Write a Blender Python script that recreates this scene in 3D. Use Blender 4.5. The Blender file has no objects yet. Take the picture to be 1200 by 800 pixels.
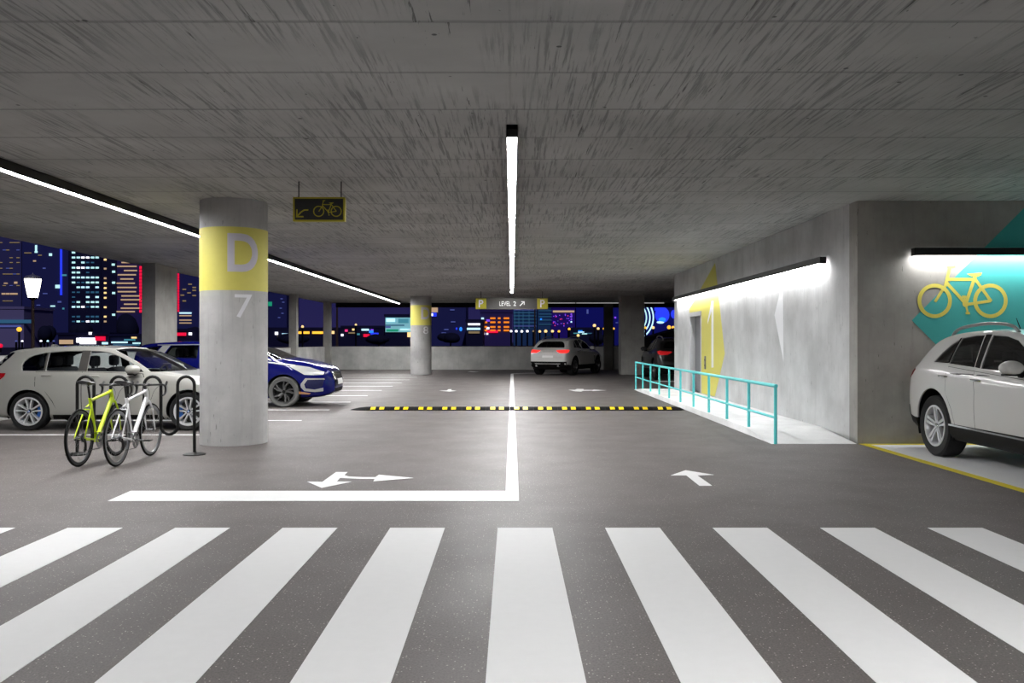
import bpy, bmesh, math, random
import numpy as np
from mathutils import Vector, Matrix, geometry, interpolate
from mathutils.bvhtree import BVHTree

random.seed(7)
C = bpy.context.scene.collection
PI = math.pi
F = 1000.0          # focal length in pixels of the 1200 px wide frame
EYE = 1.5
CEIL = 3.56

# ------------------------------------------------------------------ measuring
def at(px, py, Y):
    return Vector(((px - 600) / F * Y, Y, EYE - (py - 400) / F * Y))
def on_floor(px, py):
    Y = EYE * F / (py - 400)
    return ((px - 600) / F * Y, Y)
def on_side(px, py, X):
    Y = X / ((px - 600) / F)
    return (Y, EYE - (py - 400) / F * Y)

# ------------------------------------------------------------------ materials
def lin(c):
    return tuple(((v / 255) / 12.92 if v / 255 <= 0.04045 else ((v / 255 + 0.055) / 1.055) ** 2.4) for v in c[:3])
MATS = {}
def mat(name, rgb=(128, 128, 128), rough=0.5, metal=0.0, emit=0.0, coat=0.0, spec=0.5, alpha=1.0, sampled=False, noise=0.0):
    if name in MATS: return MATS[name]
    m = bpy.data.materials.new(name); m.use_nodes = True
    b = m.node_tree.nodes['Principled BSDF']
    col = (*lin(rgb), 1)
    b.inputs['Base Color'].default_value = col
    b.inputs['Roughness'].default_value = rough
    b.inputs['Metallic'].default_value = metal
    b.inputs['Specular IOR Level'].default_value = spec
    b.inputs['Coat Weight'].default_value = coat
    b.inputs['Coat Roughness'].default_value = 0.03
    b.inputs['Alpha'].default_value = alpha
    if noise:
        nt = m.node_tree
        tc = nt.nodes.new('ShaderNodeTexCoord'); n = nt.nodes.new('ShaderNodeTexNoise'); n.inputs['Scale'].default_value = 14
        n.inputs['Detail'].default_value = 5
        mx = nt.nodes.new('ShaderNodeMix'); mx.data_type = 'RGBA'
        d = tuple(v * (1 - noise) for v in col[:3]) + (1,)
        mx.inputs['A'].default_value = d; mx.inputs['B'].default_value = tuple(min(1, v * (1 + noise)) for v in col[:3]) + (1,)
        nt.links.new(tc.outputs['Object'], n.inputs['Vector']); nt.links.new(n.outputs['Fac'], mx.inputs['Factor'])
        nt.links.new(mx.outputs['Result'], b.inputs['Base Color'])
    if emit:
        b.inputs['Emission Color'].default_value = col
        b.inputs['Emission Strength'].default_value = emit
        if not sampled:
            m.cycles.emission_sampling = 'NONE'
    MATS[name] = m
    return m

def glass(name, rgb, transp, rough=0.03):
    """tinted car glass: part see-through, part glossy"""
    if name in MATS: return MATS[name]
    m = bpy.data.materials.new(name); m.use_nodes = True
    nt = m.node_tree; nt.nodes.clear()
    out = nt.nodes.new('ShaderNodeOutputMaterial')
    t = nt.nodes.new('ShaderNodeBsdfTransparent'); t.inputs['Color'].default_value = (*[transp * v for v in rgb], 1)
    g = nt.nodes.new('ShaderNodeBsdfGlossy'); g.inputs['Roughness'].default_value = rough; g.inputs['Color'].default_value = (1, 1, 1, 1)
    fr = nt.nodes.new('ShaderNodeFresnel'); fr.inputs['IOR'].default_value = 1.45
    mx = nt.nodes.new('ShaderNodeMixShader')
    nt.links.new(fr.outputs['Fac'], mx.inputs['Fac']); nt.links.new(t.outputs[0], mx.inputs[1]); nt.links.new(g.outputs[0], mx.inputs[2])
    nt.links.new(mx.outputs[0], out.inputs['Surface'])
    MATS[name] = m
    return m

class NT:
    """tiny node-graph writer"""
    def __init__(s, m): s.nt = m.node_tree; s.b = s.nt.nodes['Principled BSDF']
    def n(s, typ, **kw):
        o = s.nt.nodes.new(typ)
        for k, v in kw.items(): setattr(o, k, v)
        return o
    def l(s, a, b): s.nt.links.new(a, b)
    def math(s, op, a, b=None, c=None, clamp=False):
        o = s.n('ShaderNodeMath', operation=op); o.use_clamp = clamp
        for i, v in enumerate((a, b, c)):
            if v is None: continue
            if isinstance(v, (int, float)): o.inputs[i].default_value = v
            else: s.l(v, o.inputs[i])
        return o.outputs[0]
    def mixc(s, fac, a, b, blend='MIX'):
        o = s.n('ShaderNodeMix', data_type='RGBA', blend_type=blend)
        for key, v in (('Factor', fac), ('A', a), ('B', b)):
            if isinstance(v, (int, float)): o.inputs[key].default_value = v
            elif isinstance(v, tuple): o.inputs[key].default_value = (*v[:3], 1)
            else: s.l(v, o.inputs[key])
        return o.outputs['Result']
    def coords(s, sx=1, sy=1, sz=1):
        g = s.n('ShaderNodeNewGeometry'); mp = s.n('ShaderNodeMapping')
        mp.inputs['Scale'].default_value = (sx, sy, sz); s.l(g.outputs['Position'], mp.inputs['Vector'])
        return mp.outputs['Vector']
    def noise(s, vec, scale, detail=4, rough=0.55):
        o = s.n('ShaderNodeTexNoise'); o.inputs['Scale'].default_value = scale; o.inputs['Detail'].default_value = detail
        o.inputs['Roughness'].default_value = rough; s.l(vec, o.inputs['Vector']); return o.outputs['Fac']
    def ramp(s, v, lo, hi, to0=0.0, to1=1.0):
        o = s.n('ShaderNodeMapRange'); s.l(v, o.inputs['Value'])
        o.inputs['From Min'].default_value = lo; o.inputs['From Max'].default_value = hi
        o.inputs['To Min'].default_value = to0; o.inputs['To Max'].default_value = to1
        return o.outputs['Result']
    def bump(s, h, strength, dist=0.02):
        o = s.n('ShaderNodeBump'); o.inputs['Strength'].default_value = strength; o.inputs['Distance'].default_value = dist
        s.l(h, o.inputs['Height']); s.l(o.outputs['Normal'], s.b.inputs['Normal'])

def concrete(name, base, pits=1.0, streak=1.0, dark=0.72):
    """cast concrete with vertical streaks, clouding and small air holes"""
    if name in MATS: return MATS[name]
    m = mat(name, base, 0.75, spec=0.3); N = NT(m)
    b = lin(base)
    cloud = N.noise(N.coords(), 0.9, 6, 0.6)
    col = N.mixc(N.ramp(cloud, 0.35, 0.68), tuple(v * dark for v in b), tuple(min(1, v * 1.12) for v in b))
    st = N.noise(N.coords(9, 9, 0.7), 1.6, 4, 0.6)
    col = N.mixc(N.ramp(st, 0.52, 0.75, 0, 0.30 * streak), col, tuple(v * 0.55 for v in b))
    fine = N.noise(N.coords(26, 26, 6), 1.0, 3)
    pit = N.ramp(fine, 0.66, 0.74, 0, 0.55 * pits)
    col = N.mixc(pit, col, tuple(v * 0.35 for v in b))
    N.l(col, N.b.inputs['Base Color'])
    N.bump(N.math('MULTIPLY', pit, -1.0), 0.4)
    return m

# ------------------------------------------------------------------ mesh building
def rot_to(d):
    return Vector((0, 0, 1)).rotation_difference(Vector(d).normalized()).to_matrix()

class MB:
    def __init__(s): s.bm = bmesh.new(); s.mi = 0
    def _new(s, verts, faces):
        vs = [s.bm.verts.new(v) for v in verts]; out = []
        for f in faces:
            try:
                fc = s.bm.faces.new([vs[i] for i in f]); fc.material_index = s.mi; out.append(fc)
            except ValueError: pass
        return vs, out
    def box(s, c, d, bevel=0.0, rot=None, seg=2):
        t = bmesh.new(); bmesh.ops.create_cube(t, size=1.0)
        for v in t.verts: v.co = Vector((v.co.x * d[0], v.co.y * d[1], v.co.z * d[2]))
        if bevel > 0:
            bmesh.ops.bevel(t, geom=t.edges[:], offset=min(bevel, min(d) * 0.45), segments=seg, affect='EDGES', profile=0.6)
        M = Matrix.Translation(c) @ (rot.to_4x4() if rot is not None else Matrix())
        t.transform(M); s._merge(t); return s
    def span(s, x0, x1, y0, y1, z0, z1, bevel=0.0):
        return s.box(((x0 + x1) / 2, (y0 + y1) / 2, (z0 + z1) / 2), (abs(x1 - x0), abs(y1 - y0), abs(z1 - z0)), bevel)
    def _merge(s, t):
        t.verts.index_update()
        vs = [s.bm.verts.new(v.co) for v in t.verts]
        for f in t.faces:
            try:
                nf = s.bm.faces.new([vs[v.index] for v in f.verts]); nf.material_index = s.mi
            except ValueError: pass
        t.free()
    def tube(s, pts, r, n=8, closed=False, cap=True):
        pts = [Vector(p) for p in pts]; k = len(pts)
        rs = r if isinstance(r, (list, tuple)) else [r] * k
        rings = []; prev = None
        for i, p in enumerate(pts):
            if closed: t = pts[(i + 1) % k] - pts[i - 1]
            else: t = pts[min(i + 1, k - 1)] - pts[max(i - 1, 0)]
            t.normalize()
            if prev is None:
                a = Vector((0, 0, 1)) if abs(t.z) < 0.9 else Vector((1, 0, 0))
                u = t.cross(a).normalized()
            else:
                u = (prev - t * prev.dot(t)).normalized()
            prev = u; w = t.cross(u)
            rings.append([s.bm.verts.new(p + (u * math.cos(2 * PI * j / n) + w * math.sin(2 * PI * j / n)) * rs[i]) for j in range(n)])
        for i in range(k if closed else k - 1):
            A, B = rings[i], rings[(i + 1) % k]
            off = 0
            if closed and i == k - 1:
                off = min(range(n), key=lambda o: (A[0].co - B[o].co).length)
            for j in range(n):
                try:
                    f = s.bm.faces.new((A[j], A[(j + 1) % n], B[(j + 1 + off) % n], B[(j + off) % n])); f.material_index = s.mi
                except ValueError: pass
        if cap and not closed:
            for R in (rings[0][::-1], rings[-1]):
                f = s.bm.faces.new(R); f.material_index = s.mi
        return s
    def cyl(s, p0, p1, r0, r1=None, n=20):
        return s.tube([p0, p1], [r0, r0 if r1 is None else r1], n)
    def lathe(s, prof, n=32, axis='z', center=(0, 0, 0), closed=False):
        """prof: list of (r, h) along the axis"""
        c = Vector(center); rings = []
        def pt(r, h, a):
            x, y = r * math.cos(a), r * math.sin(a)
            return c + (Vector((x, y, h)) if axis == 'z' else Vector((x, h, y)) if axis == 'y' else Vector((h, x, y)))
        for r, h in prof:
            if r < 1e-6: rings.append([s.bm.verts.new(pt(0, h, 0))])
            else: rings.append([s.bm.verts.new(pt(r, h, 2 * PI * j / n)) for j in range(n)])
        pairs = list(zip(rings, rings[1:])) + ([(rings[-1], rings[0])] if closed else [])
        for A, B in pairs:
            for j in range(n):
                q = [A[j % len(A)], A[(j + 1) % n % len(A)], B[(j + 1) % n % len(B)], B[j % len(B)]]
                u = []
                for v in q:
                    if v not in u: u.append(v)
                if len(u) >= 3:
                    try:
                        f = s.bm.faces.new(u); f.material_index = s.mi
                    except ValueError: pass
        return s
    def prism(s, poly, fn, d0, d1):
        """poly: 2-D outline; fn(u, v, d) -> 3-D; solid between depth d0 and d1"""
        k = len(poly); tris = geometry.tessellate_polygon([[Vector((u, v, 0)) for u, v in poly]])
        V = [fn(u, v, d0) for u, v in poly] + [fn(u, v, d1) for u, v in poly]
        Fs = [tuple(t) for t in tris] + [tuple(i + k for i in t[::-1]) for t in tris] + [(i, (i + 1) % k, (i + 1) % k + k, i + k) for i in range(k)]
        s._new(V, Fs); return s
    def ring(s, cu, cv, ro, ri, fn, d0, d1, n=40):
        for i in range(n):
            a, b = 2 * PI * i / n, 2 * PI * (i + 1) / n
            P = [(cu + r * math.cos(t), cv + r * math.sin(t)) for r, t in ((ri, a), (ro, a), (ro, b), (ri, b))]
            V = [fn(u, v, d) for d in (d0, d1) for u, v in P]
            s._new(V, [(0, 1, 2, 3), (7, 6, 5, 4), (1, 5, 6, 2), (3, 7, 4, 0)])
        return s
    def bar(s, a, b, w, fn, d0, d1):
        a, b = Vector(a), Vector(b); t = (b - a).normalized(); p = Vector((-t.y, t.x)) * w / 2
        return s.prism([tuple(a - p), tuple(b - p), tuple(b + p), tuple(a + p)], fn, d0, d1)
    def sphere(s, c, r, sc=(1, 1, 1), u=16, v=10):
        t = bmesh.new(); bmesh.ops.create_uvsphere(t, u_segments=u, v_segments=v, radius=r)
        for w in t.verts: w.co = Vector((w.co.x * sc[0] + c[0], w.co.y * sc[1] + c[1], w.co.z * sc[2] + c[2]))
        s._merge(t); return s
    def build(s, name, m, parent=None, smooth=True, angle=35, world=False, recalc=True):
        bm = s.bm
        if world and parent is not None:
            o = world_loc(parent)
            for v in bm.verts: v.co -= o
        if recalc: bmesh.ops.recalc_face_normals(bm, faces=bm.faces[:])
        lim = math.radians(angle)
        for f in bm.faces: f.smooth = smooth
        if smooth:
            for e in bm.edges:
                if len(e.link_faces) == 2 and e.calc_face_angle(0) > lim: e.smooth = False
        me = bpy.data.meshes.new(name); bm.to_mesh(me); bm.free()
        for mm in (m if isinstance(m, (list, tuple)) else [m]): me.materials.append(mm)
        o = bpy.data.objects.new(name, me); C.objects.link(o)
        if parent is not None: o.parent = parent
        return o

def world_loc(o):
    v = Vector(o.location)
    while o.parent: o = o.parent; v += o.location
    return v
def tag(o, label, cat, group=None, kind=None):
    if label: o['label'] = label
    if cat: o['category'] = cat
    if group: o['group'] = group
    if kind: o['kind'] = kind
    return o
def thing(name, label, cat, loc=(0, 0, 0), rotz=0.0, group=None):
    o = bpy.data.objects.new(name, None); C.objects.link(o)
    o.location = loc; o.rotation_euler = (0, 0, rotz); o.empty_display_size = 0.2
    return tag(o, label, cat, group)
def structure(o, label=None, cat=None):
    o['kind'] = 'structure'
    if label: o['label'] = label
    if cat: o['category'] = cat
    return o
def copy_tree(o, parent=None):
    c = o.copy(); C.objects.link(c)
    if parent is not None: c.parent = parent
    for ch in list(o.children): copy_tree(ch, c)
    return c

def text_bm(body, height, width=None, bold=0.0, spacing=1.0):
    """flat letters as a bmesh in the x-y plane, centred on 0; scaled to height (and width)"""
    cu = bpy.data.curves.new('lettering', 'FONT'); cu.body = body; cu.resolution_u = 6; cu.offset = bold; cu.space_character = spacing
    o = bpy.data.objects.new('lettering', cu); C.objects.link(o)
    dg = bpy.context.evaluated_depsgraph_get(); dg.update()
    me = bpy.data.meshes.new_from_object(o.evaluated_get(dg))
    bm = bmesh.new(); bm.from_mesh(me)
    bpy.data.objects.remove(o); bpy.data.curves.remove(cu); bpy.data.meshes.remove(me)
    xs = [v.co.x for v in bm.verts]; ys = [v.co.y for v in bm.verts]
    sy = height / (max(ys) - min(ys)); sx = sy if width is None else width / (max(xs) - min(xs))
    cx, cy = (max(xs) + min(xs)) / 2, (max(ys) + min(ys)) / 2
    for v in bm.verts: v.co = Vector(((v.co.x - cx) * sx, (v.co.y - cy) * sy, 0))
    return bm
def solid_text(body, height, fn, depth, width=None, bold=0.0, step=None, spacing=1.0):
    """letters cut finely enough to bend, given thickness by fn(u, v, d)"""
    bm = text_bm(body, height, width, bold, spacing)
    if step:
        xs = [v.co.x for v in bm.verts]; x = min(xs) + step
        while x < max(xs):
            bmesh.ops.bisect_plane(bm, geom=bm.verts[:] + bm.edges[:] + bm.faces[:], plane_co=(x, 0, 0), plane_no=(1, 0, 0)); x += step
    bmesh.ops.triangulate(bm, faces=bm.faces[:])
    r = bmesh.ops.extrude_face_region(bm, geom=bm.faces[:])
    top = {v for v in r['geom'] if isinstance(v, bmesh.types.BMVert)}
    for v in bm.verts: v.co = fn(v.co.x, v.co.y, depth if v in top else 0.0)
    mb = MB(); mb.bm.free(); mb.bm = bm
    return mb
# ================================================================== the garage
def make_ceiling_mat():
    m = mat('board_formed_concrete', (128, 126, 124), 0.8, spec=0.25); N = NT(m)
    base = lin((188, 188, 186))
    cloud = N.noise(N.coords(0.5, 0.7, 1), 1.0, 5)
    col = N.mixc(N.ramp(cloud, 0.3, 0.7), tuple(v * 0.80 for v in base), tuple(v * 1.14 for v in base))
    g = N.n('ShaderNodeNewGeometry'); sp = N.n('ShaderNodeSeparateXYZ'); N.l(g.outputs['Position'], sp.inputs[0])
    wob = N.noise(N.coords(1.2, 1.2, 1), 2.0, 2)
    # joints between the shuttering panels, every 1.04 m
    yj = N.math('DIVIDE', N.math('SUBTRACT', sp.outputs['Y'], 5.508), 1.04)
    row = N.math('FLOOR', yj)
    fr = N.math('ABSOLUTE', N.math('SUBTRACT', N.math('FRACT', N.math('ADD', yj, N.math('MULTIPLY', wob, 0.02))), 0.5))
    joint = N.ramp(fr, 0.472, 0.490)
    # each panel row has its own grain: shift the grain by the row
    cm = N.n('ShaderNodeCombineXYZ')
    N.l(N.math('MULTIPLY', sp.outputs['X'], 30.0), cm.inputs['X']); N.l(N.math('MULTIPLY', sp.outputs['Y'], 1.1), cm.inputs['Y'])
    N.l(N.math('MULTIPLY', row, 0.45), cm.inputs['Z'])
    grain = N.noise(cm.outputs[0], 1.0, 6, 0.65)
    patch = N.noise(N.coords(0.8, 0.35, 1), 1.3, 3)
    scr = N.math('MULTIPLY', N.ramp(grain, 0.50, 0.60), N.ramp(patch, 0.34, 0.52))
    cm2 = N.n('ShaderNodeCombineXYZ')
    N.l(N.math('MULTIPLY', sp.outputs['X'], 20.0), cm2.inputs['X']); N.l(N.math('MULTIPLY', sp.outputs['Y'], 0.8), cm2.inputs['Y'])
    N.l(N.math('MULTIPLY', row, 3.3), cm2.inputs['Z'])
    deep = N.ramp(N.noise(cm2.outputs[0], 1.0, 5, 0.7), 0.645, 0.68)
    # seams between boards along the view
    xj = N.math('DIVIDE', sp.outputs['X'], 1.06)
    frx = N.math('ABSOLUTE', N.math('SUBTRACT', N.math('FRACT', N.math('ADD', xj, N.math('MULTIPLY', wob, 0.03))), 0.5))
    seam = N.ramp(frx, 0.486, 0.496, 0, 0.28)
    # tie holes
    vo = N.n('ShaderNodeTexVoronoi'); vo.inputs['Scale'].default_value = 2.6; N.l(N.coords(1, 1, 0), vo.inputs['Vector'])
    hole = N.math('MAXIMUM', N.ramp(vo.outputs['Distance'], 0.06, 0.04), N.math('MULTIPLY', N.ramp(N.noise(N.coords(22, 11, 1), 1.0, 2), 0.735, 0.77), 0.8))
    col = N.mixc(N.math('MULTIPLY', scr, 0.72), col, tuple(v * 0.40 for v in base))
    col = N.mixc(N.math('MULTIPLY', joint, 0.55), col, tuple(v * 0.42 for v in base))
    col = N.mixc(seam, col, tuple(v * 0.5 for v in base))
    col = N.mixc(N.math('MULTIPLY', deep, 0.8), col, tuple(v * 0.16 for v in base))
    col = N.mixc(N.math('MULTIPLY', hole, 0.85), col, tuple(v * 0.15 for v in base))
    N.l(col, N.b.inputs['Base Color'])
    h = N.math('ADD', N.math('ADD', N.math('MULTIPLY', scr, -0.5), N.math('MULTIPLY', joint, -1.0)), N.math('ADD', N.math('MULTIPLY', deep, -1.0), N.math('MULTIPLY', hole, -1.0)))
    N.bump(h, 0.35, 0.02)
    return m

def make_floor_mat():
    m = mat('sealed_asphalt', (86, 81, 79), 0.5, spec=0.22); N = NT(m)
    base = lin((106, 100, 98))
    cloud = N.noise(N.coords(0.35, 0.35, 1), 1.0, 5)
    col = N.mixc(N.ramp(cloud, 0.3, 0.7), tuple(v * 0.86 for v in base), tuple(v * 1.12 for v in base))
    fine = N.noise(N.coords(90, 90, 1), 1.0, 3)
    col = N.mixc(N.ramp(fine, 0.3, 0.7, 0, 0.9), col, tuple(v * 0.48 for v in base))
    vo = N.n('ShaderNodeTexVoronoi'); vo.inputs['Scale'].default_value = 60; N.l(N.coords(1, 1, 0), vo.inputs['Vector'])
    sel = N.n('ShaderNodeSeparateColor'); N.l(vo.outputs['Color'], sel.inputs[0])
    chip = N.math('MULTIPLY', N.ramp(vo.outputs['Distance'], 0.27, 0.18), N.ramp(sel.outputs[0], 0.74, 0.78))
    col = N.mixc(N.math('MULTIPLY', chip, 0.75), col, lin((190, 184, 178)))
    N.l(col, N.b.inputs['Base Color'])
    N.l(N.ramp(N.noise(N.coords(0.8, 0.8, 1), 2.0, 4), 0.3, 0.7, 0.52, 0.62), N.b.inputs['Roughness'])
    N.bump(fine, 0.10, 0.004)
    return m

M_CEIL = make_ceiling_mat(); M_FLOOR = make_floor_mat()
M_WALL = concrete('cast_concrete_wall', (206, 206, 206), streak=0.9, dark=0.78)
M_WALLD = concrete('rough_concrete_wall', (164, 161, 156), pits=1.7, streak=0.8, dark=0.7)
M_COL = concrete('column_concrete', (176, 175, 174), pits=1.2)
M_PILLAR = concrete('pillar_concrete', (165, 163, 158))
M_PARA = concrete('parapet_concrete', (188, 188, 185), pits=1.5)
M_BLACKSTEEL = mat('black_steel', (14, 14, 15), 0.45, spec=0.4)
M_PAINT = mat('white_road_paint', (218, 218, 218), 0.65, spec=0.2, noise=0.03)
M_YELLOW = mat('yellow_wall_paint', (212, 203, 98), 0.65, noise=0.03)
M_TEAL = mat('teal_wall_paint', (66, 170, 166), 0.6, noise=0.04)
M_WHITEP = mat('white_wall_paint', (236, 236, 238), 0.6)

def slab(name, x0, x1, y0, y1, z0, z1, m, label=None, cat=None, bevel=0.0):
    o = MB().span(x0, x1, y0, y1, z0, z1, bevel).build(name, m, smooth=False)
    return structure(o, label, cat)
slab('floor', -9.95, 20.3, -12, 45.75, -0.25, 0, M_FLOOR, 'dark grey speckled asphalt parking floor', 'floor')
slab('ceiling', -10.05, 20.3, -12, 45.95, CEIL, CEIL + 0.35, M_CEIL, 'board marked grey concrete ceiling slab', 'ceiling')
slab('wall_left', -9.95, -9.7, -12, 45.5, 0, 1.23, M_PARA, 'low concrete parapet along the left side', 'wall')
slab('wall_back', -9.95, 20.3, 45.5, 45.75, 0, 1.23, M_PARA, 'low concrete parapet across the far end', 'wall')
slab('trim_1', -9.4, 20.3, 45.5, 45.72, 3.32, CEIL, mat('lintel_shade_colour', (20, 20, 21), 0.8, spec=0.2), 'lintel above the far opening, coloured dark as in shade', 'trim')  # the lintel's shade is put into its near-black colour
slab('wall_front', 5.06, 14.3, 12.5, 12.8, 0, CEIL, M_WALLD, 'grey concrete wall behind the white parked SUV', 'wall')
wr = MB()
wr.span(5.06, 5.36, 12.8, 22.78, 0, CEIL); wr.span(5.06, 5.36, 24.32, 26.6, 0, CEIL); wr.span(5.06, 5.36, 22.78, 24.32, 2.30, CEIL)
wr.span(5.28, 5.36, 22.78, 24.32, 0, 2.30)
structure(wr.build('wall_right', M_WALL, smooth=False), 'smooth pale concrete wall beside the ramp', 'wall')
slab('wall_core', 5.36, 14.3, 26.3, 26.6, 0, CEIL, M_WALL)
slab('wall_side', 14.0, 14.3, -12, 12.5, 0, CEIL, M_WALL)
slab('wall_end', 20.0, 20.3, 26.6, 45.5, 0, CEIL, M_WALL)
slab('wall_inner', 14.3, 20.3, 26.3, 26.6, 0, CEIL, M_WALL)
slab('wall_rear', -9.95, 14.3, -12.3, -12, 0, CEIL, M_WALL)

# door in the right wall: grey leaf set back in a light frame
M_DOOR = mat('grey_door_paint', (112, 112, 116), 0.5, noise=0.03)
d = MB(); d.span(5.20, 5.25, 22.88, 24.22, 0.11, 2.20, 0.004)
dr = structure(d.build('door_1', M_DOOR, smooth=False), 'grey metal door recessed in the wall under the yellow arrow', 'door')
d = MB(); d.span(5.05, 5.28, 22.78, 22.88, 0.11, 2.30); d.span(5.05, 5.28, 24.22, 24.32, 0.11, 2.30); d.span(5.05, 5.28, 22.78, 24.32, 2.20, 2.30)
d.build('door_frame', mat('door_frame_paint', (196, 196, 198), 0.5), dr, smooth=False)
d = MB(); d.tube([(5.20, 23.02, 1.1), (5.14, 23.02, 1.1), (5.14, 23.16, 1.1)], 0.012); d.build('door_handle', mat('brushed_steel', (180, 182, 186), 0.3, 1.0), dr)

# access panel beside the door
ap = thing('door_entry_panel', 'narrow grey entry panel with two buttons on the yellow arrow beside the door', 'panel', (5.06, 22.3, 0.9))
d = MB(); d.span(5.035, 5.06, 22.24, 22.36, 0.78, 1.12, 0.005); d.build('panel_plate', mat('panel_grey', (120, 120, 116), 0.4, 0.6), ap, world=True)
for z in (0.88, 1.02):
    d = MB(); d.cyl((5.038, 22.3, z), (5.028, 22.3, z), 0.028); d.build('button', mat('button_black', (25, 25, 25), 0.4), ap, world=True)

# ------------------------------------------------------------------ round columns
def round_column(cx, cy, dia, number, label):
    t = thing('round_column', label, 'column', (cx, cy, 0))
    r = dia / 2
    MB().lathe([(0, 0), (r, 0), (r, CEIL), (0, CEIL)], 96).build('shaft', M_COL, t)
    MB().lathe([(r - 0.01, 2.235), (r + 0.003, 2.235), (r + 0.003, 3.145), (r - 0.01, 3.145)], 96).build('yellow_band', mat('column_yellow', (208, 199, 96), 0.6, noise=0.04), t)
    ang0 = math.radians(34)
    def wrap(zc, rr):
        def fn(u, v, dd):
            a = ang0 + u / rr
            R = rr + dd
            return Vector((R * math.sin(a), -R * math.cos(a), zc + v))
        return fn
    solid_text('D', 0.55, wrap(2.775, r + 0.001), 0.005, 0.45, 0.025, 0.02).build('letter_D', mat('column_letter', (196, 192, 202), 0.6), t, smooth=False)
    solid_text(number, 0.335, wrap(2.01, r - 0.002), 0.006, 0.25, 0.0, 0.02).build('number_' + {'7': 'seven', '8': 'eight'}[number], mat('column_number', (214, 214, 218), 0.6), t, smooth=False)
    return t
round_column(-4.13, 12.68, 0.965, '7', 'thick round concrete column with yellow band reading D 7')
round_column(-4.16, 39.0, 0.95, '8', 'distant round concrete column with yellow band reading D 8')

# ------------------------------------------------------------------ pillars of the openings
def pillar(x0, x1, y0, y1, label, m=M_PILLAR, group=None):
    o = MB().span(x0, x1, y0, y1, 0 if x0 > 0 else 0.0, CEIL, 0.012).build('square_pillar', m, smooth=False)
    return tag(o, label, 'pillar', group)
# left side, standing just inside the parapet line
t = thing('square_pillar', 'wide concrete pillar at the left opening behind the white hatchback', 'pillar', (-9.6, 23.1, 0))
MB().span(-9.72, -9.36, 22.4, 23.0, 0, CEIL, 0.01).build('front_pier', M_PILLAR, t, smooth=False, world=True)
MB().span(-9.74, -9.42, 23.0, 24.0, 0, CEIL, 0.01).build('rear_pier', M_PILLAR, t, smooth=False, world=True)
pillar(-9.78, -9.45, 37.4, 37.75, 'slim concrete pillar at the left opening beyond the blue car')
pillar(-9.78, -9.42, 44.2, 44.6, 'slim concrete pillar in the far left corner of the parapet')
pillar(-9.78, -9.45, 15.0, 15.4, 'concrete pillar at the left opening outside the picture')
pillar(4.92, 5.96, 38.4, 39.4, 'broad square concrete pillar right of the distant white SUV')
pillar(4.88, 5.35, 45.1, 45.5, 'narrow pillar coloured as in shade on the far parapet behind the white SUV', concrete('shaded_pillar', (86, 84, 80)))  # darker copy of the pillar concrete, shade put into the colour

# ------------------------------------------------------------------ lamps
M_LED = mat('lamp_diffuser', (255, 255, 255), 0.4, emit=165.0, sampled=True)
M_LEDW = mat('wall_lamp_diffuser', (255, 255, 255), 0.4, emit=42.0, sampled=True)
M_SEAM = mat('lamp_seam', (150, 150, 150), 0.5)
def ceiling_lamp(x, y0, y1, label, first=None, mled=None):
    w = 0.055
    t = thing('linear_ceiling_lamp', label, 'lamp', (x, (y0 + y1) / 2, CEIL))
    b = MB()   # open-bottomed black channel
    b.span(x - w, x - w + 0.008, y0, y1, 3.438, CEIL - 0.002); b.span(x + w - 0.008, x + w, y0, y1, 3.438, CEIL - 0.002)
    b.span(x - w, x + w, y0, y1, CEIL - 0.05, CEIL - 0.002)
    b.build('housing', M_BLACKSTEEL, t, smooth=False, world=True)
    for a in (y0, y1 - 0.012):
        MB().span(x - w, x + w, a, a + 0.012, 3.438, CEIL - 0.002).build('end_cap', M_BLACKSTEEL, t, smooth=False, world=True)
    a = y0 + 0.013; e = (first if first else y0 + 2.18)
    while a < y1 - 0.3:
        e2 = min(e, y1 - 0.013)
        MB().span(x - w + 0.009, x + w - 0.009, a, e2 - 0.05, 3.442, 3.452).build('diffuser', mled or M_LED, t, smooth=False, world=True)
        a = e2; e += 2.18
    return t
ceiling_lamp(0.0, 8.1, 34.4, 'long black linear ceiling lamp above the white centre line', 10.3)
ceiling_lamp(-5.78, 4.7, 43.9, 'long black linear ceiling lamp on the left above the parked cars', 6.95)
# unseen fill lamps added behind the viewer to brighten the crosswalk
ceiling_lamp(0.0, -10.0, 2.0, 'added linear fill lamp over the crosswalk behind the viewer', mled=mat('fill_diffuser_near', (255, 255, 255), 0.4, emit=115.0, sampled=True))
ceiling_lamp(3.2, -10.0, 2.4, 'added linear fill lamp on the right behind the viewer', mled=mat('fill_diffuser_right', (255, 255, 255), 0.4, emit=230.0, sampled=True))

# thin tube lamp along the far lintel
t = thing('tube_lamp', 'thin dim tube lamp under the dark ceiling at the far end', 'lamp', (4.8, 44.9, 3.53))
MB().span(1.8, 8.0, 44.86, 44.94, 3.545, CEIL).build('base_rail', M_BLACKSTEEL, t, smooth=False, world=True)
MB().cyl((1.8, 44.9, 3.525), (8.0, 44.9, 3.525), 0.02, n=10).build('tube', mat('dim_tube', (205, 205, 205), 0.4, emit=0.55), t, world=True)
for x in (3.35, 6.1):
    MB().span(x - 0.03, x + 0.03, 44.87, 44.93, 3.50, 3.55).build('clip', M_BLACKSTEEL, t, smooth=False, world=True)

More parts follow.
